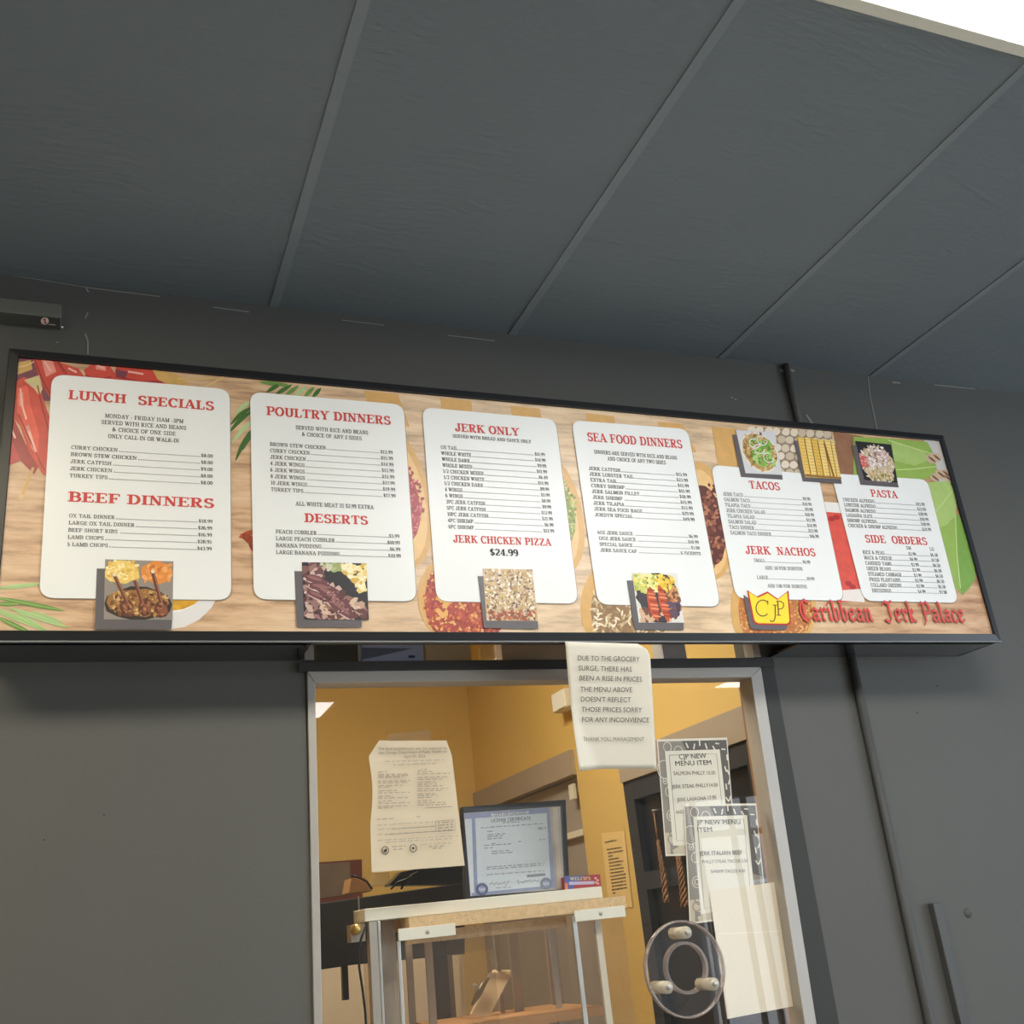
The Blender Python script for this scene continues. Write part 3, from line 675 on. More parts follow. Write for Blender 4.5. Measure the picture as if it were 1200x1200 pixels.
FS.px(b, [(686, 484), (719, 488), (724, 510), (690, 510)], 2, SPN); FS.px(b, [(770, 494), (800, 497), (816, 530), (780, 530)], 2, SPN); FS.px(b, [(834, 500), (862, 503), (868, 550), (842, 548)], 2, SPN)
FS.ell(b, 828, 610, 28, 70, -10, 2, SPN); FS.ell(b, 827, 612, 24, 63, -10, 3, SPL); FS.ell(b, 828, 616, 21, 48, -10, 4, BS[2]); heap(832, 618, 19, 50, 170, BS, 3.3, 5)
FL = [I(170, 62, 46), I(200, 96, 66), I(214, 128, 60), I(150, 50, 46), I(226, 170, 100)]
FS.ell(b, 545, 700, 56, 58, 0, 2, SPN); FS.ell(b, 547, 704, 50, 56, 0, 3, I(176, 72, 52, v=.3)); heap(547, 704, 50, 56, 620, FL, 2.4, 4); heap(520, 716, 18, 18, 10, [I(228, 172, 92)], 4.5, 5)
SD = [I(226, 204, 166), I(200, 172, 128), I(240, 224, 196), I(166, 134, 92)]
FS.ell(b, 730, 712, 50, 62, 0, 2, SPN); FS.ell(b, 738, 716, 46, 52, 0, 3, I(150, 116, 76, v=.4))
for i in range(330):
    a = random.uniform(0, 2 * PI); r = math.sqrt(random.random()); x, y = 738 + 46 * r * math.cos(a), 716 + 52 * r * math.sin(a); q = random.uniform(0, PI)
    FS.leaf(b, x - 4 * math.cos(q), y - 4 * math.sin(q), x + 4 * math.cos(q), y + 4 * math.sin(q), 2.6, 4, random.choice(SD), n=3)
OG = [I(196, 124, 62), I(214, 150, 84), I(170, 98, 46), I(226, 170, 106)]
FS.ell(b, 906, 712, 50, 66, 0, 2, SPN); FS.ell(b, 908, 712, 43, 62, 0, 3, I(190, 118, 60, v=.35)); heap(908, 716, 42, 56, 620, OG, 1.9, 4)
# red drink glass between the last two panels
FS.px(b, [(964, 588), (990, 590), (1012, 704), (984, 706)], 2, I(216, 84, 70, v=.2)); FS.px(b, [(964, 588), (990, 590), (993, 602), (967, 600)], 3, I(232, 228, 222)); FS.px(b, [(985, 692), (1011, 690), (1013, 706), (986, 704)], 3, I(232, 222, 214))
for x, y in ((974, 608), (980, 606), (994, 684), (999, 688)): FS.ell(b, x, y, 4, 3, 20, 3, I(178, 50, 50))
# pale mushrooms at the top right
FS.px(b, [(880, 500), (975, 507), (976, 560), (884, 556)], 2, I(150, 128, 104))
for r in range(6):
    for c in range(10):
        FS.ell(b, 880 + c * 10 + (r % 2) * 5 + random.uniform(-1, 1), 504 + r * 9.5 + c * .6, 4.9, 4.6, 0, 3, random.choice((I(216, 200, 176), I(228, 214, 194), I(204, 186, 160))), 9, .08)
FS.px(b, [(976, 505), (1012, 512), (1006, 560), (984, 556)], 2, I(150, 106, 78, v=.3))
# green leaves and nuts at the right
L1, L2, L3, VN = I(150, 180, 84, v=.12), I(172, 196, 112, v=.12), I(122, 162, 66, v=.12), I(196, 214, 140)
FS.px(b, [(1082, 514), (1110, 518), (1126, 566), (1100, 566)], 2, I(204, 198, 192))
FS.px(b, [(1000, 512), (1040, 514), (1086, 518), (1092, 528), (1098, 552), (1092, 560), (1060, 566), (1000, 560)], 3, L1)
FS.px(b, [(1044, 516), (1082, 530), (1090, 538), (1072, 546), (1046, 540)], 4, L2); FS.line(b, [(1040, 516), (1066, 524), (1094, 533)], 1.2, 5, VN); FS.line(b, [(1046, 551), (1070, 550), (1096, 547)], 1.2, 5, VN)
FS.px(b, [(1080, 566), (1112, 564), (1120, 580), (1120, 604), (1108, 616), (1098, 618), (1088, 600)], 4, L2); FS.line(b, [(1092, 604), (1106, 588), (1116, 574)], 1, 5, VN)
FS.px(b, [(1096, 612), (1116, 602), (1124, 604), (1141, 660), (1143, 676), (1136, 690), (1128, 697), (1120, 690), (1104, 640)], 3, L1); FS.px(b, [(1119, 602), (1125, 606), (1142, 664), (1142, 680), (1128, 697), (1124, 690), (1121, 640)], 4, L3); FS.line(b, [(1119, 604), (1121, 650), (1125, 690)], 1.2, 5, VN)
for x, y, r in ((1091, 538, 7), (1097, 536, 6), (1102, 556, 7), (1108, 555, 6), (1095, 560, 6), (1110, 560, 5)): FS.ell(b, x, y, r, r * .75, 30, 5, I(206, 176, 146, v=.2), 12); FS.leaf(b, x - 4, y - 3, x + 5, y + 4, 2.2, 6, I(110, 74, 58))
FS.px(b, [(1121, 584), (1127, 580), (1137, 610), (1131, 622)], 4, I(214, 208, 196))  # pale reflection on the right bezel, painted into the print
lab(b.build('printed_background', sign), 'printed wood plank picture with chillies, rosemary and spoons of spice')

# --- six white menu panels with their lettering
def rounded(corners, r=0.09, n=6):
    out = []
    for i in range(4):
        p, a, c = [Vector(corners[j]) for j in (i, i - 1, (i + 1) % 4)]
        d1 = (a - p); d2 = (c - p); R = .030
        d1.normalize(); d2.normalize(); s, e2 = p + d1 * R, p + d2 * R
        for k in range(n + 1):
            tt = k / n; q = s * (1 - tt) ** 2 + p * (2 * tt * (1 - tt)) + e2 * tt ** 2; out.append((q.x, q.y))
    return out
class Panel:
    def __init__(s, ox, oy, sc, corners, label):
        s.z = lambda x, y: (ox + x / sc, oy + y / sc); s.sc = sc
        mb = MB(); cs = [FS.uv(*s.z(*c)) for c in corners]
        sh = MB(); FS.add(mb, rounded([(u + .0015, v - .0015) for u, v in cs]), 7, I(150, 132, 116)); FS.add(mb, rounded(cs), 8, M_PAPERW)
        s.o = lab(mb.build('menu_panel', sign), label); s.blk = MB()
    def head(s, text, xl, yl, xr, yr, cap, dark=False):
        a, c = s.z(xl, yl), s.z(xr, yr)
        ua, va = FS.uv(*a); ub, vb = FS.uv(*c); v = (va + vb) / 2; k = FS.uv(a[0], a[1] - cap / s.sc)[1] - va
        full = slab_polys(text, .23, .105, .03)[1]; off = 0
        for seg in text.split('  '):
            pw = slab_polys(seg, .23, .105, .03); q = (ub - ua) / full
            mb = MB(); FS.text(mb, pw[0], pw[1], ua + off * q, v, ua + (off + pw[1]) * q, k, 10, M_INKB if dark else M_RED)
            lab(mb.build('heading', s.o), ('dark price line ' if dark else 'red slab serif heading ') + seg.lower()); off += pw[1] + .93
    def sub(s, text, xl, xr, yl, cap=15):
        pw = slab_polys(text, .17, .10); a = s.z(xl, yl); ua, va = FS.uv(*a); ub = FS.uv(*s.z(xr, yl + (xr - xl) * .055))[0]
        k = FS.uv(a[0], a[1] - cap / s.sc)[1] - va
        FS.text(s.blk, pw[0], pw[1], ua, va, ub, k, 10, M_INKB)
    def rows(s, items, l0, l1, r0, r1, cap=14, wf=.80, mids=None):
        L0, L1, R0, R1 = [FS.uv(*s.z(*q)) for q in (l0, l1, r0, r1)]
        n = len(items); a = s.z(*l0); k = FS.uv(a[0], a[1] - cap / s.sc)[1] - L0[1]
        for i, it in enumerate(items):
            t_ = i / max(1, n - 1); ul = L0[0] + (L1[0] - L0[0]) * t_; ur = R0[0] + (R1[0] - R0[0]) * t_; v = L0[1] + (L1[1] - L0[1]) * t_
            v = (v + (R0[1] + (R1[1] - R0[1]) * t_)) / 2
            pn = slab_polys(it[0], .17, .10); x1 = ul + pn[1] * k * wf; FS.text(s.blk, pn[0], pn[1], ul, v, x1, k, 10, M_INKB)
            pp = slab_polys(it[-1], .19, .11); x2 = ur - pp[1] * k * wf; FS.text(s.blk, pp[0], pp[1], x2, v, ur, k * .95, 10, M_INKB)
            spans = [(x1, x2)]
            if len(it) == 3:
                M0, M1 = FS.uv(*s.z(*mids[0])), FS.uv(*s.z(*mids[1])); um = M0[0] + (M1[0] - M0[0]) * t_
                pm = slab_polys(it[1], .19, .11); xm = um - pm[1] * k * wf; FS.text(s.blk, pm[0], pm[1], xm, v, um, k * .95, 10, M_INKB); spans = [(x1, xm), (um, x2)]
            for g0, g1 in spans:
                x = g0 + .003
                while x < g1 - .002:
                    FS.add(s.blk, [(x, v), (x + .0026, v), (x + .0026, v + .0018), (x, v + .0018)], 10, M_INKB); x += .0052
    def done(s):
        lab(s.blk.build('item_list', s.o), 'small dark item lines with dotted leaders and prices')

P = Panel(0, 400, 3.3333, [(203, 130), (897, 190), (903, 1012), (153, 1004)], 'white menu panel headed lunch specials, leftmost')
P.head('LUNCH  SPECIALS', 266, 228, 836, 273, 36)
P.sub('MONDAY - FRIDAY 11AM -3PM', 409, 716, 300); P.sub('SERVED WITH RICE AND BEANS', 395, 727, 325); P.sub('& CHOICE OF ONE SIDE', 437, 686, 354); P.sub('ONLY CALL-IN OR WALK-IN', 421, 699, 380)
P.rows([('CURRY CHICKEN', '$8.00'), ('BROWN STEW CHICKEN', '$8.00'), ('JERK CATFISH', '$9.00'), ('JERK CHICKEN', '$8.00'), ('TURKEY TIPS', '$8.00')], (277, 425), (271, 537), (831, 455), (830, 559), 14, 1.0)
P.head('BEEF DINNERS', 266, 627, 836, 654, 38)
P.rows([('OX TAIL DINNER', '$18.99'), ('LARGE OX TAIL DINNER', '$26.99'), ('BEEF SHORT RIBS ', '$16.99'), ('LAMB CHOPS', '$28.95'), ('5 LAMB CHOPS', '$43.99')], (269, 692), (262, 804), (829, 710), (826, 817), 14, 1.0); P.done()

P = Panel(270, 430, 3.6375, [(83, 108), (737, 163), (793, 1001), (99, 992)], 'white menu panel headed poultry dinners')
P.head('POULTRY DINNERS', 153, 208, 683, 249, 37)
P.sub('SERVED WITH RICE AND BEANS', 277, 586, 268, 16); P.sub('& CHOICE OF ANY 2 SIDES', 303, 559, 297, 16)
P.rows([('BROWN STEW CHICKEN', '$13.99'), ('CURRY CHICKEN', '$15.99'), ('JERK CHICKEN', '$14.99'), ('4 JERK WINGS', '$13.99'), ('6 JERK WINGS', '$15.99'), ('8 JERK WINGS ', '$17.99'), ('10 JERK WINGS', '$19.99'), ('TURKEY TIPS', '$17.99')],
       (167, 340), (171, 533), (690, 373), (703, 558), 15, .92)
P.sub('ALL WHITE MEAT IS $2.99 EXTRA', 277, 610, 593, 17)
P.head('DESERTS', 315, 662, 586, 676, 37)
P.rows([('PEACH COBBLER', '$5.99'), ('LARGE PEACH COBBLER', '$10.99'), ('BANANA PUDDING', '$6.99'), ('LARGE BANANA PUDDING', '$10.99')], (192, 714), (193, 801), (719, 729), (725, 814), 16, .92); P.done()

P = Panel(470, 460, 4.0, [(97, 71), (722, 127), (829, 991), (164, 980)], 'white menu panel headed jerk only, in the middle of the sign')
P.head('JERK ONLY', 252, 184, 553, 206, 37); P.sub('SERVED WITH BREAD AND SAUCE ONLY', 240, 608, 213, 15)
P.rows([('OX TAIL', '$11.99'), ('WHOLE WHITE', '$14.99'), ('WHOLE DARK', '$9.99'), ('WHOLE MIXED', '$11.99'), ('1/2 CHICKEN MIXED', '$6.49'), ('1/2 CHICKEN WHITE', '$11.99'), ('1/2 CHICKEN DARK ', '$9.99'), ('4 WINGS', '$5.99'), ('6 WINGS', '$8.99'),
        ('3PC JERK CATFISH', '$9.99'), ('5PC JERK CATFISH', '$13.99'), ('10PC JERK CATFISH', '$21.99'), ('4PC SHRIMP', '$6.99'), ('6PC SHRIMP', '$12.99')], (184, 269), (221, 640), (672, 299), (716, 659), 16, .86)
P.head('JERK CHICKEN PIZZA', 244, 706, 703, 720, 35); P.head('$24.99', 415, 766, 548, 769, 31, True); P.done()

P = Panel(660, 470, 4.14, [(38, 95), (602, 138), (761, 999), (166, 988)], 'white menu panel headed sea food dinners')
P.head('SEA FOOD DINNERS', 117, 198, 577, 230, 41)
P.sub('DINNERS ARE SERVED WITH RICE AND BEANS', 148, 549, 257, 17); P.sub('AND CHOICE OF ANY TWO SIDES', 213, 495, 290, 17)
P.rows([('JERK CATFISH', '$15.99'), ('JERK LOBSTER TAIL', '$23.99'), ('EXTRA TAIL', '$15.99'), ('CURRY SHRIMP', '$15.99'), ('JERK SALMON FILLET', '$18.99'), ('JERK SHRIMP ', '$15.99'), ('JERK TILAPIA', '$13.99'), ('JERK SEA FOOD BAGS', '$29.99'), ('JORDYN SPECIAL ', '$49.99')],
       (122, 339), (153, 565), (598, 366), (635, 582), 16, 1.0)
P.rows([('6OZ JERK SAUCE ', '$6.99'), ('12OZ JERK SAUCE ', '$10.99'), ('SPECIAL SAUCE', '$1.00'), ('JERK SAUCE CAP ', '$.75CENTS')], (165, 649), (179, 735), (650, 665), (665, 748), 16, 1.0); P.done()

P = Panel(820, 480, 4.286, [(53, 279), (592, 330), (723, 962), (178, 949)], 'white menu panel headed tacos and jerk nachos')
P.head('TACOS', 248, 398, 402, 409, 39)
P.rows([('JERK TACO', '$9.99'), ('SALMON TACO', '$10.99'), ('TILAPIA TACO', '$9.99'), ('JERK CHICKEN SALAD', '$10.99'), ('TILAPIA SALAD', '$11.99'), ('SALMON SALAD ', '$14.99'), ('TACO DINNER', '$13.99'), ('SALMON TACO DINNER', '$16.99')],
       (115, 435), (152, 629), (553, 459), (596, 648), 17, .84)
P.head('JERK  NACHOS', 229, 726, 580, 739, 40)
P.rows([('SMALL', '$6.99')], (270, 768), (270, 768), (552, 775), (552, 775), 17, .84); P.sub('ADD .50 FOR DORITOS', 325, 515, 805, 17)
P.rows([('LARGE', '$9.99')], (285, 853), (285, 853), (573, 860), (573, 860), 17, .84); P.sub('ADD 1.00 FOR DORITOS', 338, 538, 895, 17); P.done()

P = Panel(970, 490, 4.445, [(14, 290), (515, 322), (678, 964), (184, 953)], 'white menu panel headed pasta and side orders, rightmost')
P.head('PASTA', 225, 412, 362, 419, 37)
P.rows([('CHICKEN ALFREDO', '$15.99'), ('LOBSTER ALFREDO', '$23.99'), ('SALMON ALFREDO', '$20.99'), ('LASAGNA SLICE', '$10.99'), ('SHRIMP ALFREDO', '$20.99'), ('CHICKEN & SHRIMP ALFREDO', '$24.99')], (77, 435), (104, 570), (502, 460), (536, 591), 17, .86)
P.head('SIDE  ORDERS', 195, 650, 517, 662, 39); P.sub('SM', 406, 431, 686, 17); P.sub('LG', 528, 551, 692, 17)
P.rows([('RICE & PEAS', '$3.99', '$6.50'), ('MACK & CHEESE', '$4.99', '$7.50'), ('CANDIED YAMS', '$3.99', '$6.50'), ('GREEN BEANS', '$3.99', '$6.50'), ('STEAMED CABBAGE', '$3.99', '$6.50'), ('FRIED PLANTAINS', '$3.99', '$6.50'), ('COLLARD GREENS', '$3.99', '$6.50'), ('DRESSINGS', '$4.99', '$7.50')],
       (180, 710), (228, 908), (570, 723), (618, 918), 18, .86, [(457, 718), (507, 914)]); P.done()

# --- food photographs printed over the panels
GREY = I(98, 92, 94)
class Photo:
    def __init__(s, conv, q, shadow, label, base):
        s.mb = MB(); s.f = quadmap([conv(*c) for c in q]); s.label = label
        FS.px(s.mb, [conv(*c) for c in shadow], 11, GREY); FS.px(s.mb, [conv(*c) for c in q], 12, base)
    def blob(s, u, v, ru, rv, col, lay=13, n=14, jit=.12, rot=0):
        pts = []
        for i in range(n):
            a = 2 * PI * i / n; k = 1 + random.uniform(-jit, jit); x, y = ru * k * math.cos(a), rv * k * math.sin(a); c, q = math.cos(rot), math.sin(rot)
            pts.append(s.f(min(1, max(0, u + x * c - y * q)), min(1, max(0, v + x * q + y * c))))
        FS.px(s.mb, pts, lay, col)
    def bits(s, u0, u1, v0, v1, n, sz, cols, lay=14, el=.6, inside=None):
        for i in range(n):
            u, v = random.uniform(u0, u1), random.uniform(v0, v1)
            if inside and not inside(u, v): continue
            k = sz * random.uniform(.6, 1.4); s.blob(u, v, k, k * el, random.choice(cols), lay, 6, .25, random.uniform(0, PI))
    def bar(s, u0, v0, u1, v1, wd, col, lay=15):
        for q in strip([(u0, v0), (u1, v1)], [wd, wd]): FS.px(s.mb, [s.f(min(1, max(0, a)), min(1, max(0, c))) for a, c in q], lay, col)
    def done(s): return lab(s.mb.build('food_photo', sign), s.label)
Z1 = lambda x, y: (x / 3.3333, 400 + y / 3.3333)
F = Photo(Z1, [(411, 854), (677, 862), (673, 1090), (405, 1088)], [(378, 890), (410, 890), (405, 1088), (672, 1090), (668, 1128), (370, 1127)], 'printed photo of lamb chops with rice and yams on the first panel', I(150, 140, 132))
F.blob(.25, .2, .27, .21, I(240, 204, 112)); F.bits(.02, .48, .02, .36, 70, .035, [I(246, 214, 128), I(226, 182, 84), I(250, 230, 168)])
F.blob(.76, .2, .23, .2, I(226, 142, 66)); F.bits(.58, .96, .06, .36, 30, .05, [I(236, 156, 84), I(206, 116, 50), I(240, 172, 106)])
F.blob(.5, .74, .49, .28, I(56, 48, 44)); F.blob(.5, .72, .45, .24, I(158, 112, 62), 14); F.bits(.08, .92, .52, .94, 190, .035, [I(184, 136, 78), I(120, 78, 44), I(214, 176, 120), I(92, 58, 38), I(160, 110, 56)], lay=15, inside=lambda u, v: ((u - .5) / .46) ** 2 + ((v - .72) / .24) ** 2 < 1)
for u, v in ((.33, .8), (.6, .8), (.84, .82)): F.blob(u, v, .1, .15, I(100, 58, 42), 16); F.blob(u + .02, v + .02, .07, .09, I(140, 86, 60), 17); F.bits(u - .07, u + .07, v - .1, v + .1, 12, .025, [I(186, 130, 92), I(84, 46, 34), I(160, 104, 72)], 18)
for a in ((.14, .26, .34, .74), (.44, .34, .56, .74), (.7, .2, .84, .76)): F.bar(*a, .055, I(112, 64, 48), 17); F.bar(a[0] + .015, a[1], a[2] + .015, a[3], .015, I(170, 116, 92), 18)
for u, v in ((.14, .26), (.7, .19)): F.blob(u, v, .03, .03, I(232, 216, 188), 19)
F.done()
Z2 = lambda x, y: (270 + x / 3.6375, 430 + y / 3.6375)
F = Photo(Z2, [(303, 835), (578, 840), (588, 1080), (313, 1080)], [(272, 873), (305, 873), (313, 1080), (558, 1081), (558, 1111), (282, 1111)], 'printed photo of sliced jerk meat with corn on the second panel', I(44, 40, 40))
F.bits(.02, .62, .02, .98, 150, .09, [I(152, 112, 108), I(110, 70, 70), I(178, 140, 132), I(90, 54, 54), I(204, 172, 158), I(130, 86, 80)], 13, .5, lambda u, v: v > u * .75 + .05 or (u < .3 and v > .05))
F.bits(.3, .95, .6, .98, 70, .08, [I(150, 104, 94), I(196, 158, 136), I(104, 64, 60), I(216, 186, 160)], 14, .5, lambda u, v: v > u * .7 + .12)
for u, v, ru, rv, an in ((.2, .3, .2, .07, .3), (.3, .44, .24, .07, .2), (.22, .58, .2, .06, .5), (.62, .82, .24, .08, .9), (.42, .56, .26, .1, .6), (.56, .74, .26, .13, .8)):
    F.blob(u, v + .02, ru, rv, I(216, 184, 174), 15, rot=an); F.blob(u, v, ru, rv, I(112, 66, 68), 16, rot=an); F.blob(u - .02, v - .02, ru * .6, rv * .45, I(150, 100, 98), 17, rot=an)
F.bits(.3, .8, .5, .9, 40, .018, [I(196, 150, 140), I(74, 40, 42)], 18, .5, lambda u, v: v > u * .8 + .1)
F.bits(.62, 1, .02, .6, 100, .05, [I(236, 206, 124), I(246, 226, 162), I(222, 182, 84), I(250, 240, 200)], 14, .8, lambda u, v: v < (u - .55) * 1.3 + .02)
F.bits(.3, .66, .0, .16, 40, .05, [I(180, 190, 140), I(214, 206, 180), I(160, 172, 104)], 14, .7, lambda u, v: v < .2 - abs(u - .48))
F.bits(.03, .9, .1, .95, 60, .02, [I(232, 210, 196), I(70, 40, 44)], 17, .5, lambda u, v: v > u * .75 + .1); F.done()
Z3 = lambda x, y: (470 + x / 4, 460 + y / 4)
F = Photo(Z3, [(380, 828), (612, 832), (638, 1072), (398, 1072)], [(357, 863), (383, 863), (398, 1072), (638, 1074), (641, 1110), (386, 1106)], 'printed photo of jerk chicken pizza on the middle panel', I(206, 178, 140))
F.bits(.01, .99, .01, .98, 620, .035, [I(236, 220, 196), I(190, 150, 104), I(222, 196, 160), I(150, 112, 76), I(246, 236, 218), I(196, 162, 96), I(110, 86, 70), I(212, 184, 120)], 13, .5)
F.bits(.05, .95, .8, .98, 60, .04, [I(168, 84, 56), I(190, 110, 70), I(140, 80, 50)], 14); F.done()
Z4 = lambda x, y: (660 + x / 4.14, 470 + y / 4.14)
F = Photo(Z4, [(330, 835), (548, 838), (583, 1077), (364, 1077)], [(305, 873), (335, 873), (364, 1077), (581, 1078), (581, 1112), (343, 1112)], 'printed photo of lobster tails with salad and rice on the sea food panel', I(226, 222, 214))
F.blob(.5, .5, .49, .52, I(60, 56, 60)); F.blob(.5, .5, .46, .49, I(48, 40, 40), 13)
F.bits(.04, .5, .03, .36, 90, .06, [I(206, 206, 104), I(180, 186, 70), I(230, 226, 150), I(236, 216, 110)], 14, .6); F.bits(.5, .9, .05, .36, 90, .045, [I(234, 194, 60), I(244, 214, 96), I(222, 174, 44)], 14, .6)
F.bits(.7, .96, .3, .7, 60, .06, [I(176, 110, 62), I(128, 76, 44), I(206, 146, 94)], 14); F.bits(.06, .9, .74, .96, 60, .06, [I(216, 176, 142), I(120, 70, 50), I(216, 180, 144)], 14); F.bits(.7, .95, .6, .84, 20, .07, [I(96, 74, 92), I(76, 58, 78)], 15)
for u in (.36, .6):
    F.blob(u, .62, .1, .34, I(196, 84, 48), 15, rot=-.12)
    for k in range(8): F.bar(u - .09 + k * .008, .34 + k * .075, u + .08 + k * .008, .36 + k * .075, .03, random.choice((I(226, 126, 84), I(236, 150, 104), I(160, 56, 34))), 16)
F.done()
Z5 = lambda x, y: (820 + x / 4.286, 480 + y / 4.286)
F = Photo(Z5, [(178, 106), (372, 116), (410, 331), (226, 322)], [(163, 128), (182, 129), (226, 322), (410, 331), (413, 355), (203, 341)], 'printed photo of a jerk taco salad bowl above the tacos heading', I(214, 212, 214))
F.blob(.5, .5, .5, .46, I(232, 222, 206), 13, 18, .03, .6); F.blob(.5, .49, .46, .41, I(190, 150, 96), 13, 18, .05, .6)
ins = lambda u, v: ((u - .5) / .44) ** 2 + ((v - .48) / .44) ** 2 < 1
F.bits(.05, .95, .04, .94, 200, .05, [I(202, 164, 104), I(166, 122, 70), I(220, 190, 138), I(132, 96, 58)], 14, .6, ins); F.bits(.25, .85, .2, .8, 110, .06, [I(112, 170, 58), I(144, 192, 84), I(82, 136, 44), I(182, 208, 126)], 15, .5, ins)
for cx, cy in ((.4, .3), (.62, .22), (.7, .62), (.5, .42)):
    pts = arc(cx, cy, .13, .11, 0, 300, 10)
    for q0, q1 in zip(pts, pts[1:]): F.bar(*q0, *q1, .022, I(232, 222, 230), 16)
F.done()
F = Photo(Z5, [(485, 140), (668, 160), (706, 352), (525, 342)], [(470, 158), (489, 159), (525, 342), (706, 352), (709, 376), (513, 363)], 'printed photo of yellow fried strips above the tacos panel', I(214, 166, 64))
for i, u in enumerate((.02, .2, .38, .56, .74, .9)):
    F.bar(u + .08, .0, u + .06, 1, .15, random.choice((I(238, 200, 108), I(230, 188, 90), I(244, 212, 130))), 13); F.bar(u + .165, .02, u + .15, .98, .018, I(126, 84, 30), 14)
    for k in range(12): F.bar(u + .02, .04 + k * .08, u + .13, .05 + k * .08, .012, I(196, 142, 50), 14)
F.bar(.72, .1, .8, .95, .05, I(150, 96, 34), 15); F.bar(.0, .96, 1, .98, .05, I(150, 110, 56), 16); F.done()
Z6 = lambda x, y: (970 + x / 4.445, 490 + y / 4.445)
F = Photo(Z6, [(140, 122), (326, 141), (360, 342), (186, 326)], [(122, 143), (145, 144), (186, 326), (360, 342), (366, 364), (166, 350)], 'printed photo of creamy pasta above the pasta heading', I(40, 38, 38))
ins = lambda u, v: ((u - .5) / .47) ** 2 + ((v - .55) / .52) ** 2 < 1
F.blob(.5, .58, .48, .46, I(206, 184, 154), 13); F.bits(.03, .97, .08, .99, 240, .06, [I(232, 218, 200), I(206, 184, 152), I(220, 200, 176), I(176, 146, 112), I(240, 232, 222)], 14, .35, ins)
F.bits(.25, .8, .1, .6, 110, .04, [I(244, 236, 236), I(206, 176, 168), I(150, 110, 96), I(228, 206, 200)], 15, .6, ins); F.bits(.02, .2, .35, .65, 20, .05, [I(214, 96, 96), I(230, 140, 140)], 15)
for i in range(7): u = .15 + i * .11; F.bar(u, .72, u + .05, .95, .05, I(222, 192, 142), 16); F.bar(u + .028, .72, u + .078, .95, .010, I(160, 122, 80), 17)
F.bits(.3, .8, .82, .97, 14, .03, [I(120, 140, 60)], 17); F.done()

# --- crown logo and the shop's name
b = MB()
CR = [(232, 908), (282, 941), (335, 916), (388, 953), (441, 911), (453, 1068), (447, 1081), (436, 1085), (285, 1083), (271, 1077), (262, 1062)]
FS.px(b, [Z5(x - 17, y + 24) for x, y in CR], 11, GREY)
def fan(pts, lay, m, c=(350, 1005)):
    for i in range(len(pts)): FS.px(b, [Z5(*c), Z5(*pts[i - 1]), Z5(*pts[i])], lay, m)
fan(CR, 13, I(196, 44, 36)); fan([(350 + (x - 350) * .925, 1008 + (y - 1008) * .90) for x, y in CR], 14, I(250, 218, 52))
lg = lab(b.build('crown_logo', sign), 'yellow crown shaped logo with red edge and letters CJP')
b = MB()
def strokes(pts, wd):
    FS.line(b, [Z5(*q) for q in pts], wd / 4.286, 16, I(120, 72, 40))
strokes([(345 + 34 * math.cos(math.radians(a)) - 34, 1000 - 40 * math.sin(math.radians(a))) for a in range(45, 320, 15)], 5.5); strokes([(336, 962), (336, 984)], 4)
strokes([(360, 985), (385, 985)], 4); strokes([(373, 985), (373, 1045), (368, 1062), (357, 1068), (346, 1062)], 6)
strokes([(386, 968), (390, 1036)], 6); strokes([(380, 1036), (402, 1036)], 4); strokes([(378, 966), (400, 966), (414, 976), (416, 990), (408, 1002), (390, 1006)], 5)
lab(b.build('logo_letters', lg), 'thin brown letters CJP')
a, c = FS.uv(937, 727.5), FS.uv(1131, 731); capv = FS.uv(937, 703.5)[1] - a[1]
_, full = nib_polys('Caribbean  Jerk Palace', .115, 42); ks = (c[0] - a[0]) / full; off = 0
for word in ('Caribbean  ', 'Jerk ', 'Palace'):
    b = MB()
    for gr, m, lay in ((.016, I(120, 44, 40), 13), (0, I(220, 76, 68), 15)):
        pp, wd = nib_polys(word, .115, 42, gr); FS.text(b, pp, wd, a[0] + off * ks, (a[1] + c[1]) / 2 + .001, a[0] + (off + wd) * ks, capv, lay, m)
    off += wd; lab(b.build('shop_name_word', sign), 'red blackletter word ' + word.strip())

# ================================================================== notices and papers
def curl_sheet(fr, quad, nx, ny, curl, material, cut=None):
    """A sheet of paper over a photo-measured quad; curl(s,t) lifts it off the plane."""
    mb = MB(); f = quadmap(quad); vs = []; fs = []
    for j in range(ny + 1):
        for i in range(nx + 1):
            s_, t_ = i / nx, j / ny; q = f(*(cut(s_, t_) if cut else (s_, t_))); u, v = fr.uv(*q); vs.append(fr.p(u, v) + fr.n * curl(s_, t_))
    for j in range(ny):
        for i in range(nx): k = j * (nx + 1) + i; fs.append((k, k + nx + 1, k + nx + 2, k + 1))
    mb.faces(vs, fs, material, True); return mb
# price notice taped to the sign's lower edge, hanging free in front of the window
n0 = at(664, 752, y=YF - .012); n1 = at(680, 901, y=YF + .10); n2 = at(760, 757, y=YF - .012)
nn = (n1 - n0).cross(n2 - n0).normalized(); nn = nn if nn.y < 0 else -nn
FN = Frame(n0, nn)
def ncut(s, t):
    if t < .12 and s > .86: return (.86 + (s - .86) * max(0.0, math.sqrt(max(0, 1 - (1 - t / .12) ** 2))), t)
    return s, t
pn = curl_sheet(FN, [(663, 752), (762, 755), (770.5, 901.5), (675.5, 901.5)], 24, 24, lambda s, t: -.004 + .038 * max(0, (t - .45) - s * 1.9) ** 1.0 * (t > .45), M_PAPER, ncut)
b = pn
o = tag(b.build('price_notice'), 'white printed notice about price rises hanging from the sign over the window glass', 'notice')
md = o.modifiers.new('thickness', 'SOLIDIFY'); md.thickness = .0004; md.offset = -1
b = MB(); ZN = lambda x, y: (650 + x / 7.06, 740 + y / 7.06)
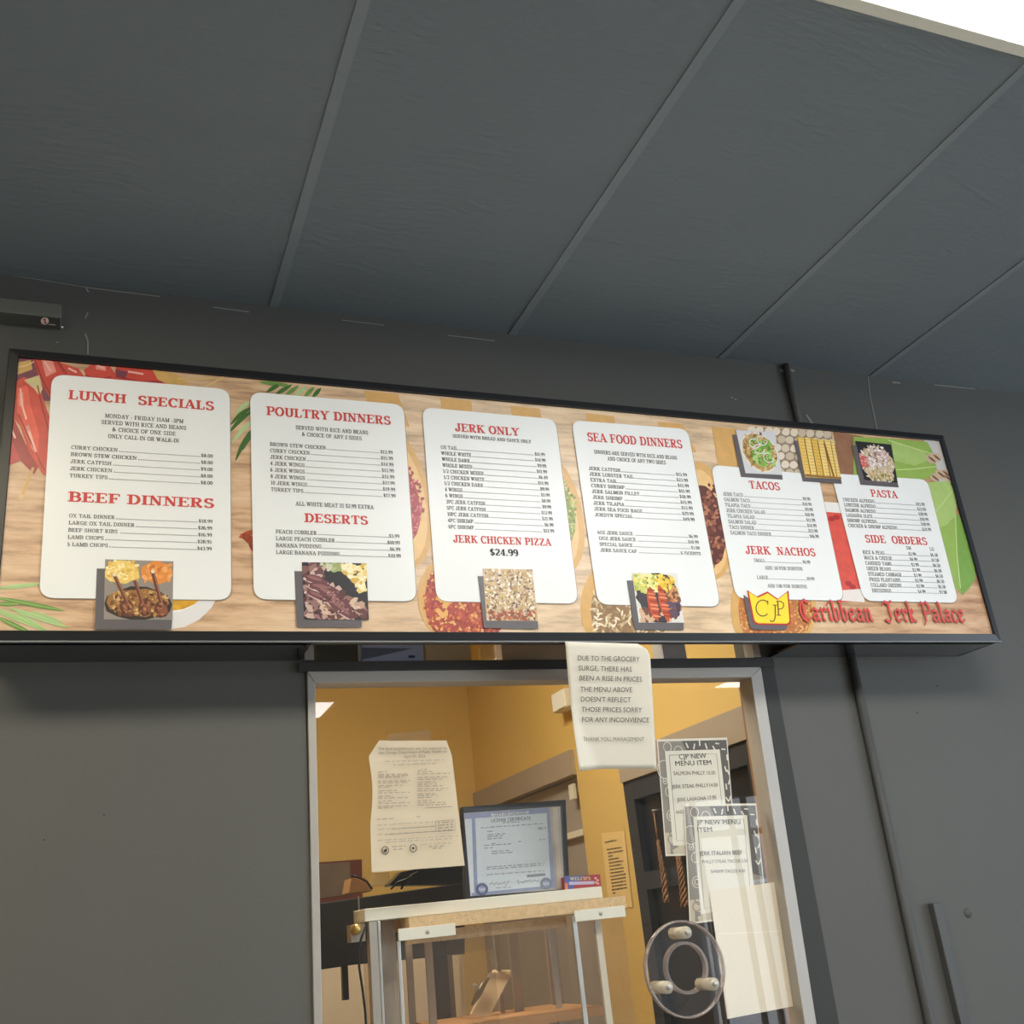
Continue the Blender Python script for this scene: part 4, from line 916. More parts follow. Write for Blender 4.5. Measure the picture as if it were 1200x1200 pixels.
for tx, xl, yl, xr, yr, cp, m in (('DUE TO THE GROCERY', 190, 240, 700, 250, 41, M_INK), ('SURGE, THERE HAS', 196, 322, 636, 333, 41, M_INK), ('BEEN A RISE IN PRICES', 204, 404, 720, 415, 41, M_INK), ('THE MENU ABOVE', 210, 498, 640, 502, 41, M_INK),
                                  ("DOESN'T REFLECT", 216, 580, 629, 585, 41, M_INK), ('THOSE PRICES SORRY', 221, 664, 720, 669, 41, M_INK), ('FOR ANY INCONVIENCE', 226, 748, 778, 752, 41, M_INK), ('THANK YOU, MANAGEMENT', 235, 906, 738, 907, 33, M_INKG)):
    FN.text_px(b, sans_polys(tx, .004 if m is M_INK else 0), ZN(xl, yl), ZN(xr, yr), cp / 7.06, 2, m)
b.build('lettering', o)
# tape holding it

YS = .030    # inner face of the glass where the sheets are taped
FG = Frame((0, YS, 0), (0, -1, 0))
# inspection report
ZI = lambda x, y: (425 + x / 7.059, 860 + y / 7.059)
FI = Frame((0, YS + .012, 0), (0, -1, 0))
def icut(s, t):
    if t < .12:
        c = .13 * (1 - t / .12); return (max(s, 0) * (1 - c - c * .4) + c, t)
    k = .035 * math.sin((t - .12) / .5 * PI) if t < .62 else 0
    return (s * (1 - k) + k, t)
b = curl_sheet(FI, [ZI(38, 62), ZI(722, 58), ZI(842, 1090), ZI(68, 1148)], 16, 26, lambda s, t: .002 + .006 * (1 - s) ** 4 + .004 * max(0, .12 - t) / .12 + .01 * max(0, t - .93) * (1 - s), M_PAPERC, icut)
rep = tag(b.build('inspection_report'), 'curling cream food inspection report taped inside the left of the serving window', 'paper')
b = MB()
for tx, xl, yl, xr, yr in (('This food establishment was last inspected by', 118, 138, 688, 133), ('the Chicago Department of Public Health on', 126, 172, 684, 162), ('April 07, 2023', 335, 205, 508, 200)):
    FI.text_px(b, sans_polys(tx, .012), ZI(xl, yl), ZI(xr, yr), 22 / 7.059, 26, M_INKG)
FI.words(b, ZI(170, 240), ZI(664, 226), 1.8, 26, M_INKL); FI.words(b, ZI(246, 268), ZI(600, 254), 1.8, 26, M_INKL)
for col_, x0, x1, ys in ((0, 122, 385, (318, 340, 352, 364, 394, 408, 432, 446, 474, 490, 520, 534, 560, 576, 602, 616)), (1, 446, 715, (302, 318, 334, 364, 380, 404, 420, 436, 458, 474, 500, 514, 530, 556, 572, 590))):
    for k, y in enumerate(ys):
        xe = x1 - random.choice((0, 20, 60, 110, 150)) if k else x0 + 75
        FI.words(b, ZI(x0, y + 8), ZI(xe, y + 2), 1.5, 26, M_INKM)
for x0, x1, y in ((114, 262, 716), (440, 468, 694), (114, 580, 764), (118, 590, 800), (118, 600, 842), (118, 780, 890), (180, 730, 906), (236, 350, 942), (248, 330, 964), (470, 740, 925), (540, 680, 942), (570, 660, 956)):
    FI.words(b, ZI(x0, y), ZI(x1, y - (x1 - x0) * .06), 1.5, 26, M_INKL if x1 - x0 > 200 else M_INKG)
for a, c in (((232, 792), (590, 768)), ((184, 838), (600, 810)), ((510, 618), (728, 606))): FI.line(b, [ZI(*a), ZI(*c)], .5, 26, M_INKG)
q = [ZI(592, 726), ZI(750, 714), ZI(758, 800), ZI(598, 812)]; FI.line(b, q + [q[0]], .5, 26, M_INKG)
for k in range(4): FI.words(b, ZI(612, 744 + k * 22), ZI(742, 734 + k * 22), 1.8, 26, M_INKG)
for cx, cy, R in ((178, 968, 28), (409, 950, 27)):
    FI.line(b, [ZI(cx + R * math.cos(x * .393), cy + R * 1.15 * math.sin(x * .393)) for x in range(17)], .9, 26, M_INK)
    for dx, dy in ((-8, 6), (0, -2), (8, 6), (10, -8)) if cx < 300 else ((0, -6), (0, 4), (-7, -2), (7, -2)): FI.ell(b, *ZI(cx + dx, cy + dy), .8, 1.5 if cx < 300 else .9, 0, 26, M_INK, 8)
b.build('print', rep)
tp = MB(); FI.px(tp, [(452, 861), (502, 856), (503, 867), (455, 870)], 30, M_PLAST); lab(tp.build('tape', rep), 'strip of clear tape')

# patterned menu item sheets
DG, MG = mat('grey print', (150, 141, 129), .7), mat('dark grey print', (100, 95, 90), .7)
def item_sheet(label, y, quad, inner, lines, tl):
    fr = Frame((0, y, 0), (0, -1, 0)); f = quadmap(quad); b = MB()
    fr.px(b, quad, 0, M_PAPER); sh = tag(b.build('menu_item_sheet'), label, 'paper', 'new menu item sheets'); b = MB()
    g = lambda pts, lay, m: fr.px(b, [f(*p) for p in pts], lay, m)
    g([(.015, .02), (.985, .02), (.985, .985), (.015, .985)], 1, DG); g([(.35, .02), (.985, .02), (.985, .66), (.86, .62), (.42, .12)], 2, MG)
    g([(.015, .80), (.9, .80), (.985, .985), (.015, .985)], 2, mat('beige print', (206, 192, 168), .7))
    def ring(cx, cy, r, wd, m=M_PAPER):
        pts = [f(cx + r * math.cos(k * .314), cy + r * .78 * math.sin(k * .314)) for k in range(21)]
        fr.line(b, pts, wd, 4, m)
    for cx, cy, r in ((.14, .07, .055), (.29, .11, .06), (.075, .26, .10), (.07, .36, .03), (.12, .45, .055), (.12, .655, .06), (.12, .655, .03)): ring(cx, cy, r, .8)
    ring(.16, .78, .09, 1.4, DG); ring(.1, .86, .05, 1.3, DG)
    fr.ell(b, *f(.07, .36), 1.0, 1.0, 0, 4, M_PAPER, 8); g([(.07, .9), (.2, .92), (.1, .95), (.12, .985), (.07, .985)], 4, DG)
    for cx, cy, an in ((.42, .06, 60), (.52, .07, -70), (.60, .04, 90), (.69, .07, 70), (.80, .09, 55), (.85, .05, 5), (.93, .10, 5), (.94, .27, 70), (.975, .30, 60), (.93, .42, 85), (.93, .53, 50), (.97, .52, -60), (.975, .38, -60), (.975, .17, 90)):
        dx, dy = .028 * math.cos(math.radians(an)), .026 * math.sin(math.radians(an)); fr.line(b, [f(cx - dx, cy - dy), f(cx + dx, cy + dy)], 1.5, 4, M_PAPER)
    fr.px(b, inner, 5, M_PAPER); fi = quadmap(inner); bo = [fi(*q) for q in ((.07, .045), (.93, .045), (.93, .95), (.07, .95), (.07, .045))]; fr.line(b, bo, .5, 6, M_INKG)
    lab(b.build('border_print', sh), 'grey border with rings and confetti'); b = MB()
    for tx, a, c, cp, bo in lines: fr.text_px(b, sans_polys(tx, bo), a, c, cp, 8, M_INK if bo > 0 else M_INKG)
    b.build('lettering', sh)
    return sh, fr
ZA = lambda x, y: (760 + x / 7.5, 855 + y / 7.5)
item_sheet('grey bordered menu item sheet listing salmon philly, the upper one taped inside the glass', YS + .006,
           [ZA(72, 85), ZA(690, 70), ZA(772, 1095), ZA(150, 1112)], [ZA(140, 190), ZA(622, 175), ZA(716, 1000), ZA(212, 1020)],
           [('CJP NEW', ZA(266, 262), ZA(506, 250), 5.6, .01), ('MENU ITEM', ZA(234, 320), ZA(550, 310), 5.6, .01), ('SALMON PHILLY 15.00', ZA(217, 402), ZA(585, 396), 4.4, 0), ('JERK STEAK PHILLY14.00', ZA(205, 520), ZA(605, 502), 4.4, 0), ('JERK LASAGNA 17.95', ZA(247, 636), ZA(592, 612), 4.4, 0), ('AND SALAD', ZA(235, 742), ZA(420, 730), 4.2, 0)], 0)
ZB = lambda x, y: (740 + x / 5.4545, 980 + y / 5.4545)
ShB, FB = item_sheet('grey bordered menu item sheet listing jerk italian beef, the lower overlapping one', YS + .002,
           [ZA(308, 655), ZA(946, 648), ZB(868, 500), ZB(372, 562)], [ZA(388, 765), ZA(862, 752), ZB(790, 430), ZB(440, 500)],
           [('JP NEW MENU', ZA(425, 835), ZA(805, 832), 5.4, .01), ('ITEM', ZA(428, 902), ZA(555, 897), 5.4, .01), ('JERK ITALIAN BEEF', ZB(432, 124), ZB(706, 116), 5.0, .004), ('PHILLY STEAK TACOS 3.50', ZB(450, 174), ZB(742, 166), 3.8, 0), ('SHRIMP TACOS 4.50', ZB(505, 236), ZB(724, 230), 3.8, 0)], 0)
# plain cream sheet (its code left out)
FQ = Frame((0, YS - .002, 0), (0, -1, 0))
b = curl_sheet(FQ, [ZB(496, 352), ZB(955, 288), ZB(1112, 1072), ZB(612, 1168)], 12, 12, lambda s, t: .0005, mat('cream sheet paper', (232, 218, 194), .7, var=.03, scale=5))
qs = tag(b.build('paper_sheet'), 'plain cream paper sheet with a fold, lowest right inside the serving window', 'paper')
b = MB(); FQ.line(b, [ZB(545, 625), ZB(860, 612), ZB(1024, 598)], .9, 3, mat('fold highlight', (244, 236, 218), .6)); lab(b.build('fold', qs), 'pale fold line across the sheet')
b = MB(); FQ.px(b, [ZB(770, 282), ZB(868, 268), ZB(874, 296), ZB(776, 310)], 4, M_PLAST); lab(b.build('tape', qs), 'strip of clear tape')

# ================================================================== round speak-through disc on the glass
DC = at(801.5, 1135, y=-.045); DRr = .107
t = empty('speak_through', (DC.x, -.02, DC.z), 'round clear acrylic speak-through disc bolted over the hole in the glass', 'speak-through')
b = MB(); n = 48
for i in range(n):
    a0, a1 = 2 * PI * i / n, 2 * PI * (i + 1) / n
    c0, s0, c1, s1 = math.cos(a0), math.sin(a0), math.cos(a1), math.sin(a1); R = DRr - .006
    b.poly([(DC.x, -.052, DC.z), (DC.x + R * c0, -.052, DC.z + R * s0), (DC.x + R * c1, -.052, DC.z + R * s1)], M_DISC)
b.build('disc', t)
b = MB()
for i in range(n):
    a0, a1 = 2 * PI * i / n, 2 * PI * (i + 1) / n
    q = [(DC.x + r * math.cos(a), yy, DC.z + r * math.sin(a)) for a in (a0, a1) for r, yy in ((DRr - .0055, -.054), (DRr, -.054), (DRr, -.043), (DRr - .0055, -.043))]
    b.faces(q, [(0, 1, 5, 4), (1, 2, 6, 5), (2, 3, 7, 6), (3, 0, 4, 7)], M_ACEDGE, True)
lab(b.build('polished_edge', t), 'polished rim of the disc')
M_KNOB = mat('clear yellowed spacer', (214, 204, 180), .2, var=.25, scale=40, coat=.5)
for x, y in ((800, 1093), (778, 1157), (832, 1153)):
    c = at(x, y, y=-.03); b = MB()
    b.tube([(c.x, -.050, c.z), (c.x, .018, c.z)], .014, M_KNOB, 10); k = b.build('spacer', t)
    b = MB(); b.tube([(c.x, -.062, c.z), (c.x, -.058, c.z), (c.x, -.050, c.z)], .006, M_ALUB, 14, [.003, .006, .006]); lab(b.build('screw', k), 'chrome screw head')

# ================================================================== kitchen side: counter, acrylic case and what stands on it
b = MB(); b.box(.10, KX - .03, .125, .85, .97, 1.01, mat('brown counter laminate', (158, 116, 78), .5, var=.15, scale=6)); ct = empty('serving_counter', (1, .4, 0), 'brown kitchen counter behind the serving window', 'counter'); b.build('counter_top', ct)
b = MB()
b.box(.12, KX - .06, .16, .8, 0, .97, mat('counter base', (120, 96, 74), .7, var=.1)); b.build('counter_base', ct)
case = empty('pass_through_case', (.95, .3, 1.01), 'clear acrylic pass-through case with white top and aluminium posts behind the glass', 'display case')
A_, B_ = at(427, 1066, y=.135), at(705, 1038, y=.135)
zt, zb = at(427, 1064, y=.135).z - .002, at(430, 1080, y=.135).z
b = MB(); b.box(A_.x, B_.x, .135, .25, zb, zt, M_LAM); lab(b.build('top_board', case, .002), 'white laminate top board')
C0, C1 = at(480, 1088, y=.112).x, at(733, 1052, y=.112).x; c_t = min(zb, at(733, 1051, y=.112).z) ; c_b = at(733, 1064, y=.112).z
b = MB(); b.box(C0, C1, .112, .30, c_b, zb - .0005, M_CHIPB); lab(b.build('chipboard', case), 'raw chipboard edge under the top board')
b = MB(); b.box(C0 + .01, at(672, 1070, y=.13).x, .18, .2, c_b - .030, c_b - .004, M_CHIPB); lab(b.build('chipboard_rail', case), 'recessed raw chipboard rail')
for xa, xb_ in ((467, 533), (676, 734)):
    xl, xr = at(xa, 1098, y=.106).x, at(xb_, 1080, y=.106).x
    b = MB(); b.box(xl, xr, .104, .112, c_b - .020, c_b + .006, M_LAM); k = lab(b.build('corner_bracket', case, .001), 'white metal bracket under the chipboard')
    b = MB(); xm = (xl + xr) / 2; b.tube([(xm, .102, c_b - .007), (xm, .1042, c_b - .007)], .0045, M_ALU, 12); lab(b.build('screw', k), 'small screw head')
def post(pxa, pxb, yy, dep, mtl, ztop):
    xa = (at(pxa[0], 1105, y=yy).x + at(pxb[0], 1198, y=yy).x) / 2; xb_ = (at(pxa[1], 1105, y=yy).x + at(pxb[1], 1198, y=yy).x) / 2
    b = MB(); b.box(xa, xb_, yy, yy + dep, 1.01, ztop, mtl); return b.build('post', case, .001)
lab(post((433, 442), (438, 449), .138, .03, M_ALU, zb - .0005), 'wide dull aluminium post at the left')
post((443, 446), (449, 452), .136, .004, M_ALUB, zb - .0005)
lab(post((446, 463), (452, 470), .2, .02, M_TAUPE, zb - .0005), 'taupe post behind the left aluminium post')
lab(post((465, 469), (471, 475), .112, .006, M_ALUB, c_b - .02), 'bright aluminium post under the left bracket')
lab(post((674, 678.5), (684, 690), .112, .006, M_ALUB, c_b - .004), 'bright aluminium post under the chipboard at the right')
lab(post((700, 707), (711, 719), .14, .01, M_LAM, c_b - .004), 'cream post at the right')
for x0_, x1_, x2_, x3_, yy in ((475, 482, 481, 489, .40), (497, 505, 505, 514, .34), (580, 584, 588, 594, .42), (596, 603, 606, 620, .38), (640, 652, 650, 664, .44), (646, 650, 654, 662, .30)):
    lab(post((x0_, x1_), (x2_, x3_), yy, .01, random.choice((M_TAUPE, M_ALU, M_TAUPE)), c_b - .004), 'post at the rear of the case')
xl, xr = at(470, 1150, y=.125).x, at(739, 1150, y=.125).x
for nm, (a, c, d, e_) in {'front_panel': (xl, xr, .120, .1215), 'rear_panel': (xl, xr, .49, .4915)}.items():
    b = MB(); b.poly([(a, d, 1.01), (c, d, 1.01), (c, d, c_b - .02), (a, d, c_b - .02)], M_ACRYL); b.build('acrylic_panel', case)
for xx in (xl + .002, at(553, 1150, y=.3).x, xr - .002):
    b = MB(); b.poly([(xx, .122, 1.01), (xx, .49, 1.01), (xx, .49, c_b - .004), (xx, .122, c_b - .004)], M_ACRYL); b.build('acrylic_panel', case)
b = MB(); q0, q1 = at(556, 1186, y=.45), at(640, 1196, y=.45); b.box(at(497, 1190, y=.4).x, xr - .05, .2, .48, q0.z - .030, q0.z - .008, mat('brown tray wood', (176, 128, 80), .5, var=.15, scale=8)); lab(b.build('tray', case), 'brown wooden tray inside the case')

# clipboard leaning in the case
t = empty('clipboard', tuple(at(575, 1175, y=.40)), 'tan clipboard with metal clip leaning inside the acrylic case', 'clipboard')
M_CLIP = mat('tan hardboard', (232, 206, 166), .6, var=.08, scale=20)
b = MB(); b.prism([at(552, 1189, y=.36), at(573, 1192, y=.36), at(601, 1138, y=.42), at(579, 1138, y=.42)], (0.0, .008, .003), M_CLIP); b.build('board', t)
b = MB(); b.prism([at(574, 1140, y=.41), at(600, 1141, y=.41), at(597, 1147, y=.41), at(571, 1146, y=.41)], (0, .003, 0), mat('tan paper', (238, 218, 184), .7)); b.build('sheet', t)
b = MB(); b.tube([at(573, 1146, y=.39), at(566, 1154, y=.385), at(560, 1166, y=.37), at(553, 1178, y=.36)], .006, mat('dark clip metal', (110, 96, 80), .35, metal=.6), 8, [.003, .008, .009, .003]); k = b.build('clip', t)
b = MB(); b.tube([at(553, 1157, y=.37), at(556, 1153, y=.37), at(560, 1156, y=.37), at(556, 1163, y=.37)], .003, M_ALUB, 8); lab(b.build('clip_lever', k), 'shiny metal lever')

# framed licence on the case
t = empty('framed_certificate', tuple(at(604, 1046, y=.22)), 'black framed city license certificate in a plastic sleeve standing on the white case top', 'framed certificate')
YL = .19; FL_ = Frame((0, YL, 0), (0, -1, 0)); ZL = lambda x, y: (535 + x / 8.5714, 930 + y / 8.5714)
qz = at(546, 1046, y=YL)
b = MB(); fq = [ZL(48, 134), ZL(1098, 60), ZL(1140, 985), ZL(92, 1075)]
b.prism([at(*q, y=YL) for q in fq][::-1], (0, .018, 0), mat('black picture frame', (40, 40, 42), .4, var=.05)); b.build('frame', t, .002)
b = MB(); FL_.px(b, [ZL(72, 196), ZL(1040, 128), ZL(1082, 960), ZL(140, 1030)], 2, mat('certificate mat', (196, 184, 166), .6, var=.2, scale=30))
FL_.px(b, [ZL(76, 200), ZL(925, 142), ZL(990, 950), ZL(140, 1030)], 3, mat('certificate paper', (226, 231, 232), .6, var=.03, scale=8)); bord = mat('blue certificate border', (158, 166, 194), .6, var=.2, scale=40)
for q in ([(76, 198), (905, 142), (908, 196), (80, 256)], [(900, 142), (928, 140), (992, 950), (948, 952)], [(150, 250), (186, 248), (212, 1000), (176, 1010)], [(150, 1000), (970, 920), (976, 950), (150, 1030)]): FL_.px(b, [ZL(*p) for p in q], 4, bord)
FL_.px(b, [ZL(345, 202), ZL(720, 176), ZL(722, 204), ZL(347, 232)], 5, mat('white print', (226, 228, 230), .6)); FL_.px(b, [ZL(960, 140), ZL(1010, 138), ZL(1060, 950), ZL(1015, 950)], 4, mat('sleeve fold', (216, 200, 182), .5, var=.2, scale=30))
cert = lab(b.build('certificate', t), 'pale blue bordered certificate'); b = MB()
FL_.text_px(b, sans_polys('CITY OF CHICAGO', .012), ZL(375, 228), ZL(706, 203), 26 / 8.57, 7, mat('blue ink', (80, 84, 110), .7)); FL_.text_px(b, sans_polys('LICENSE CERTIFICATE', .006), ZL(346, 290), ZL(744, 264), 34 / 8.57, 7, MATS['blue ink'])
for x0, x1, y in ((460, 636, 300), (240, 880, 350), (305, 365, 388), (310, 490, 420), (310, 470, 440), (310, 455, 462), (350, 400, 508), (275, 555, 528), (275, 365, 555), (350, 540, 588), (350, 560, 610), (815, 900, 350), (815, 890, 362), (825, 905, 470), (620, 650, 488), (300, 880, 745), (300, 870, 765), (300, 880, 820), (390, 550, 955)):
    FL_.words(b, ZL(x0, y), ZL(x1, y - (x1 - x0) * .07), 1.3, 7, M_INKG)
FL_.px(b, [ZL(702, 818), ZL(888, 800), ZL(890, 826), ZL(704, 842)], 6, mat('grey stamp', (150, 152, 160), .7))
for pts in ([(330, 915), (355, 895), (370, 918), (400, 890), (412, 915), (440, 895), (455, 912), (480, 880), (490, 930), (515, 880), (530, 888)], [(600, 880), (620, 868), (612, 905), (650, 885), (668, 898), (690, 875), (715, 882), (735, 865), (750, 890), (780, 868), (800, 882), (828, 872)]):
    FL_.line(b, [ZL(*q) for q in pts], .55, 7, M_INK)
b.build('lettering', cert)
for cx, cy, R, m in ((252, 962, 62, mat('blue seal', (92, 100, 140), .6, var=.3, scale=60)), (895, 905, 60, mat('grey seal', (140, 146, 160), .6, var=.3, scale=60))):
    b = MB(); FL_.ell(b, *ZL(cx, cy), R / 8.57, R * 1.02 / 8.57, 0, 8, m, 22); FL_.ell(b, *ZL(cx, cy), R * .6 / 8.57, R * .6 / 8.57, 0, 9, bord, 18)
    for k in range(5): FL_.ell(b, *ZL(cx + (k - 2) * 13, cy + (k % 2) * 10 - 4), .8, 1.8, 10, 10, mat('seal white', (210, 214, 224), .6), 7)
    lab(b.build('seal', cert), 'round blue printed seal at lower left' if cx < 500 else 'round grey printed seal at lower right')
b = MB(); FL_.px(b, [ZL(60, 150), ZL(1050, 120), ZL(1090, 965), ZL(130, 1040)], 16, M_PLAST); lab(b.build('plastic_sleeve', t), 'clear plastic sleeve over the certificate')
b = MB(); p1 = at(*ZL(600, 900), y=YL + .018); b.prism([(p1.x - .03, YL + .018, zt), (p1.x + .03, YL + .018, zt), (p1.x + .03, YL + .018, zt + .06), (p1.x - .03, YL + .018, zt + .06)], (0, .03, -.0), mat('easel card', (60, 54, 48), .8)); b.build('easel_back', t)

# candy box next to the frame
ZW = lambda x, y: (660 + x / 12, 960 + y / 12); YW = .165
FWb = Frame((0, YW, 0), (0, -1, 0)); x0_, x1_ = at(*ZW(18, 800), y=YW).x, at(*ZW(520, 790), y=YW).x; ztw = at(*ZW(260, 795), y=YW).z
t = empty('candy_box', ((x0_ + x1_) / 2, YW + .04, zt), "small blue and red candy box beside the framed certificate", 'box')
b = MB(); b.box(x0_, x1_, YW, YW + .07, zt, ztw, mat('red carton', (170, 62, 66), .5, var=.2, scale=20)); b.build('carton', t); b = MB()
FWb.px(b, [ZW(18, 800), ZW(300, 796), ZW(180, 900), ZW(120, 990), ZW(20, 1000)], 2, mat('blue carton', (84, 96, 160), .5, var=.15, scale=20)); FWb.px(b, [ZW(20, 890), ZW(60, 900), ZW(66, 1000), ZW(24, 1000)], 3, mat('orange print', (226, 130, 90), .5))
FWb.px(b, [ZW(80, 880), ZW(430, 870), ZW(430, 915), ZW(80, 925)], 3, mat('lilac print', (196, 178, 208), .5))
for x, y in ((450, 830), (480, 860), (450, 890), (485, 905)): FWb.ell(b, *ZW(x, y), 1.6, 1.4, 30, 4, mat('pink print', (232, 168, 160), .5), 9)
FWb.text_px(b, slab_polys("WELCH'S", .2, .1), ZW(95, 862), ZW(385, 852), 3.6, 5, mat('gold print', (226, 206, 160), .5)); b.build('print', t)

# yellow note on the kitchen wall pier
FY = Frame((KX - .003, 0, 0), (-1, 0, 0)); ZY = ZW
b = MB(); FY.px(b, [ZY(535, 195), ZY(860, 165), ZY(975, 1235), ZY(640, 1235)], 0, M_PAPERY)
nt_ = tag(b.build('wall_note'), 'yellowed printed note with bold lines taped on the yellow kitchen wall', 'note')
b = MB(); FY.words(b, ZY(590, 340), ZY(755, 305), 2.2, 3, M_INK, .8)
for k, (a, xe) in enumerate(((620, 828), (634, 850), (640, 712), (640, 788), (648, 856), (655, 828), (662, 860), (668, 850), (664, 888), (676, 888), (684, 890), (690, 896), (690, 908), (700, 745))):
    y = 440 + k * 47; FY.words(b, ZY(a, y), ZY(xe, y - (xe - a) * .16), 2.1, 3, M_INK, .85)
b.build('print', nt_)
b = MB(); b.box(KX - .012, KX - .001, 1.575, 1.625, at(672, 928, x=KX).z - .03, at(672, 928, x=KX).z + .03, M_LAM); tag(b.build('light_switch'), 'small cream switch plate on the doorway edge of the yellow wall', 'switch')

w0, w1 = at(652, 814, x=KX - .04), at(669, 828, x=KX - .04)  # added white block imitates a ceiling light reflected in the window glass
t = empty('reflection_block', (KX - .02, (w0.y + w1.y) / 2, w1.z), 'small white block standing in for a reflected ceiling light beside the price notice', 'reflection stand-in')
b = MB(); b.box(KX - .06, KX - .001, w1.y, w0.y, w1.z, w0.z, M_LAM); b.build('block_body', t, .004)
b = MB(); b.box(KX - .066, KX - .0605, w1.y + .004, w0.y - .004, w1.z + .004, w0.z - .004, mat('white reflection face', (246, 244, 238), .4)); b.build('block_face', t)
# braided tassels on the dark door
for i, pts in enumerate((((771, 985), (774, 1005), (778, 1030), (781, 1057)), ((792, 985), (795, 1005), (799, 1030), (803, 1062)))):
    t = empty('braided_tassel', tuple(at(*pts[0], x=KX - .04)), ('brown braided cord tassel hanging on the dark door, the left one' if i == 0 else 'thicker brown braided cord tassel hanging on the dark door, the right one'), 'tassel', 'tassels on the dark door')
    m = mat('brown braid', (172, 134, 98), .8, var=.3, scale=60); P0 = [at(*q, x=KX - .04) for q in pts]
    b = MB()
    for k in range(3 + i):
        path = []
        for j in range(25):
            s_ = j / 24 * 3; a = min(2, int(s_)); p_ = P0[a].lerp(P0[a + 1], s_ - a); ph = j * .9 + k * 2 * PI / (3 + i)
            rr = (.004 + .011 * j / 24) * (1 + .35 * i); path.append(p_ + Vector((0.4 * math.sin(ph) * rr, math.cos(ph) * rr, 0)))
        b.tube(path, .004, m, 6)
    b.build('cord', t)
    b = MB(); h = P0[0] + Vector((0, 0, .10)); b.tube([P0[0], h], .003, m, 6); b.tube([h + Vector((.03, 0, 0)), h + Vector((-.006, 0, 0))], .004, M_ALU, 8); lab(b.build('hook', t), 'metal hook')

# beige cabinet standing behind the monitor
cx0, cx1, cz = at(340, 1100, y=1.3).x, at(541, 1100, y=1.3).x, at(450, 1108, y=1.3).z
t = empty('storage_cabinet', ((cx0 + cx1) / 2, 1.5, 0), 'tan metal storage cabinet behind the black monitor', 'cabinet')
M_TANC = mat('tan cabinet paint', (234, 216, 190), .5, var=.06, scale=4)
b = MB(); b.box(cx0, cx1, 1.3, 1.75, 0.0, cz, M_TANC); b.build('body', t, .004)
b = MB(); b.box(cx0 + .02, (cx0 + cx1) / 2 - .004, 1.284, 1.2995, .08, cz - .03, M_TANC); b.build('door', t, .002)
b = MB(); b.box((cx0 + cx1) / 2 + .004, cx1 - .02, 1.284, 1.2995, .08, cz - .03, M_TANC); b.build('door', t, .002)
# black register monitor, counter clutter at the left
t = empty('register_monitor', tuple(at(450, 1130, y=.75)), 'black register monitor box behind the white case top at the left of the window', 'monitor')
YM = .62; m0, m1 = at(352, 1062, y=YM), at(545, 1036, y=YM); zlo = at(395, 1133, y=YM).z
b = MB(); b.prism([at(352, 1062, y=YM), at(352, 1140, y=YM), at(412, 1131, y=YM), at(545, 1118, y=YM), at(545, 1034, y=YM)], (0, .10, 0), mat('black plastic casing', (40, 40, 40), .3, var=.1)); b.build('casing', t, .003)
b = MB(); xq = at(405, 1150, y=YM + .03).x; b.box(xq - .008, xq + .008, YM + .03, YM + .05, at(405, 1172, y=YM + .03).z, zlo + .03, MATS['black plastic casing']); b.build('bracket', t)
b = MB(); xq = at(520, 1150, y=YM + .03).x; b.box(xq - .03, xq + .03, YM + .03, YM + .08, 1.01, zlo + .05, MATS['black plastic casing']); b.build('stand', t)
b = MB(); xx = at(420.5, 1055, y=YM - .004).x; b.box(xx - .002, xx + .002, YM - .003, YM, zlo + .06, at(421, 1050, y=YM).z, M_ALU); lab(b.build('trim_line', t), 'thin bright vertical trim')
b = MB(); q = [at(*p_, y=YM + .02) for p_ in ((455, 1038), (470, 1022), (500, 1016), (548, 1012), (548, 1036))]; b.prism(q[::-1], (0, .05, 0), MATS['black plastic casing']); b.build('printer_hump', t)
for i, pts in enumerate((((458, 1042), (466, 1034), (474, 1031), (484, 1028)), ((470, 1042), (474, 1034), (482, 1026), (490, 1022)), ((436, 1042), (430, 1033), (420, 1028), (412, 1026)))):
    b = MB(); b.tube([at(*q, y=YM - .01) for q in pts], .003, M_BLACK, 6); tag(b.build('cable'), ('black cable looping over the monitor behind the inspection report', 'black cable arching higher behind the inspection report', 'black cable curling over the tan box at the left')[i], 'cable', 'cables above the monitor')
b = MB(); b.tube([at(*q, y=.128) for q in ((428, 1086), (424, 1098), (420, 1112), (421, 1134), (425, 1160), (428, 1185), (430, 1215))], .0028, M_BLACK, 6); tag(b.build('power_cable'), 'thin black cable running down beside the left aluminium post', 'cable')
c = at(418, 1089, y=.13); t = empty('bell_push', tuple(c), 'small brass fitting at the left end of the case', 'fitting'); b = MB(); b.tube([(c.x, .118, c.z), (c.x, .128, c.z), (c.x, .15, c.z)], .012, mat('brass', (198, 168, 96), .3, metal=.8), 14, [.006, .012, .012]); b.build('body', t)
b = MB(); b.box(at(411, 1090, y=.15).x, at(428, 1090, y=.15).x, .15, .19, at(418, 1104, y=.15).z, at(418, 1083, y=.15).z, M_TAUPE); b.build('plate', t)
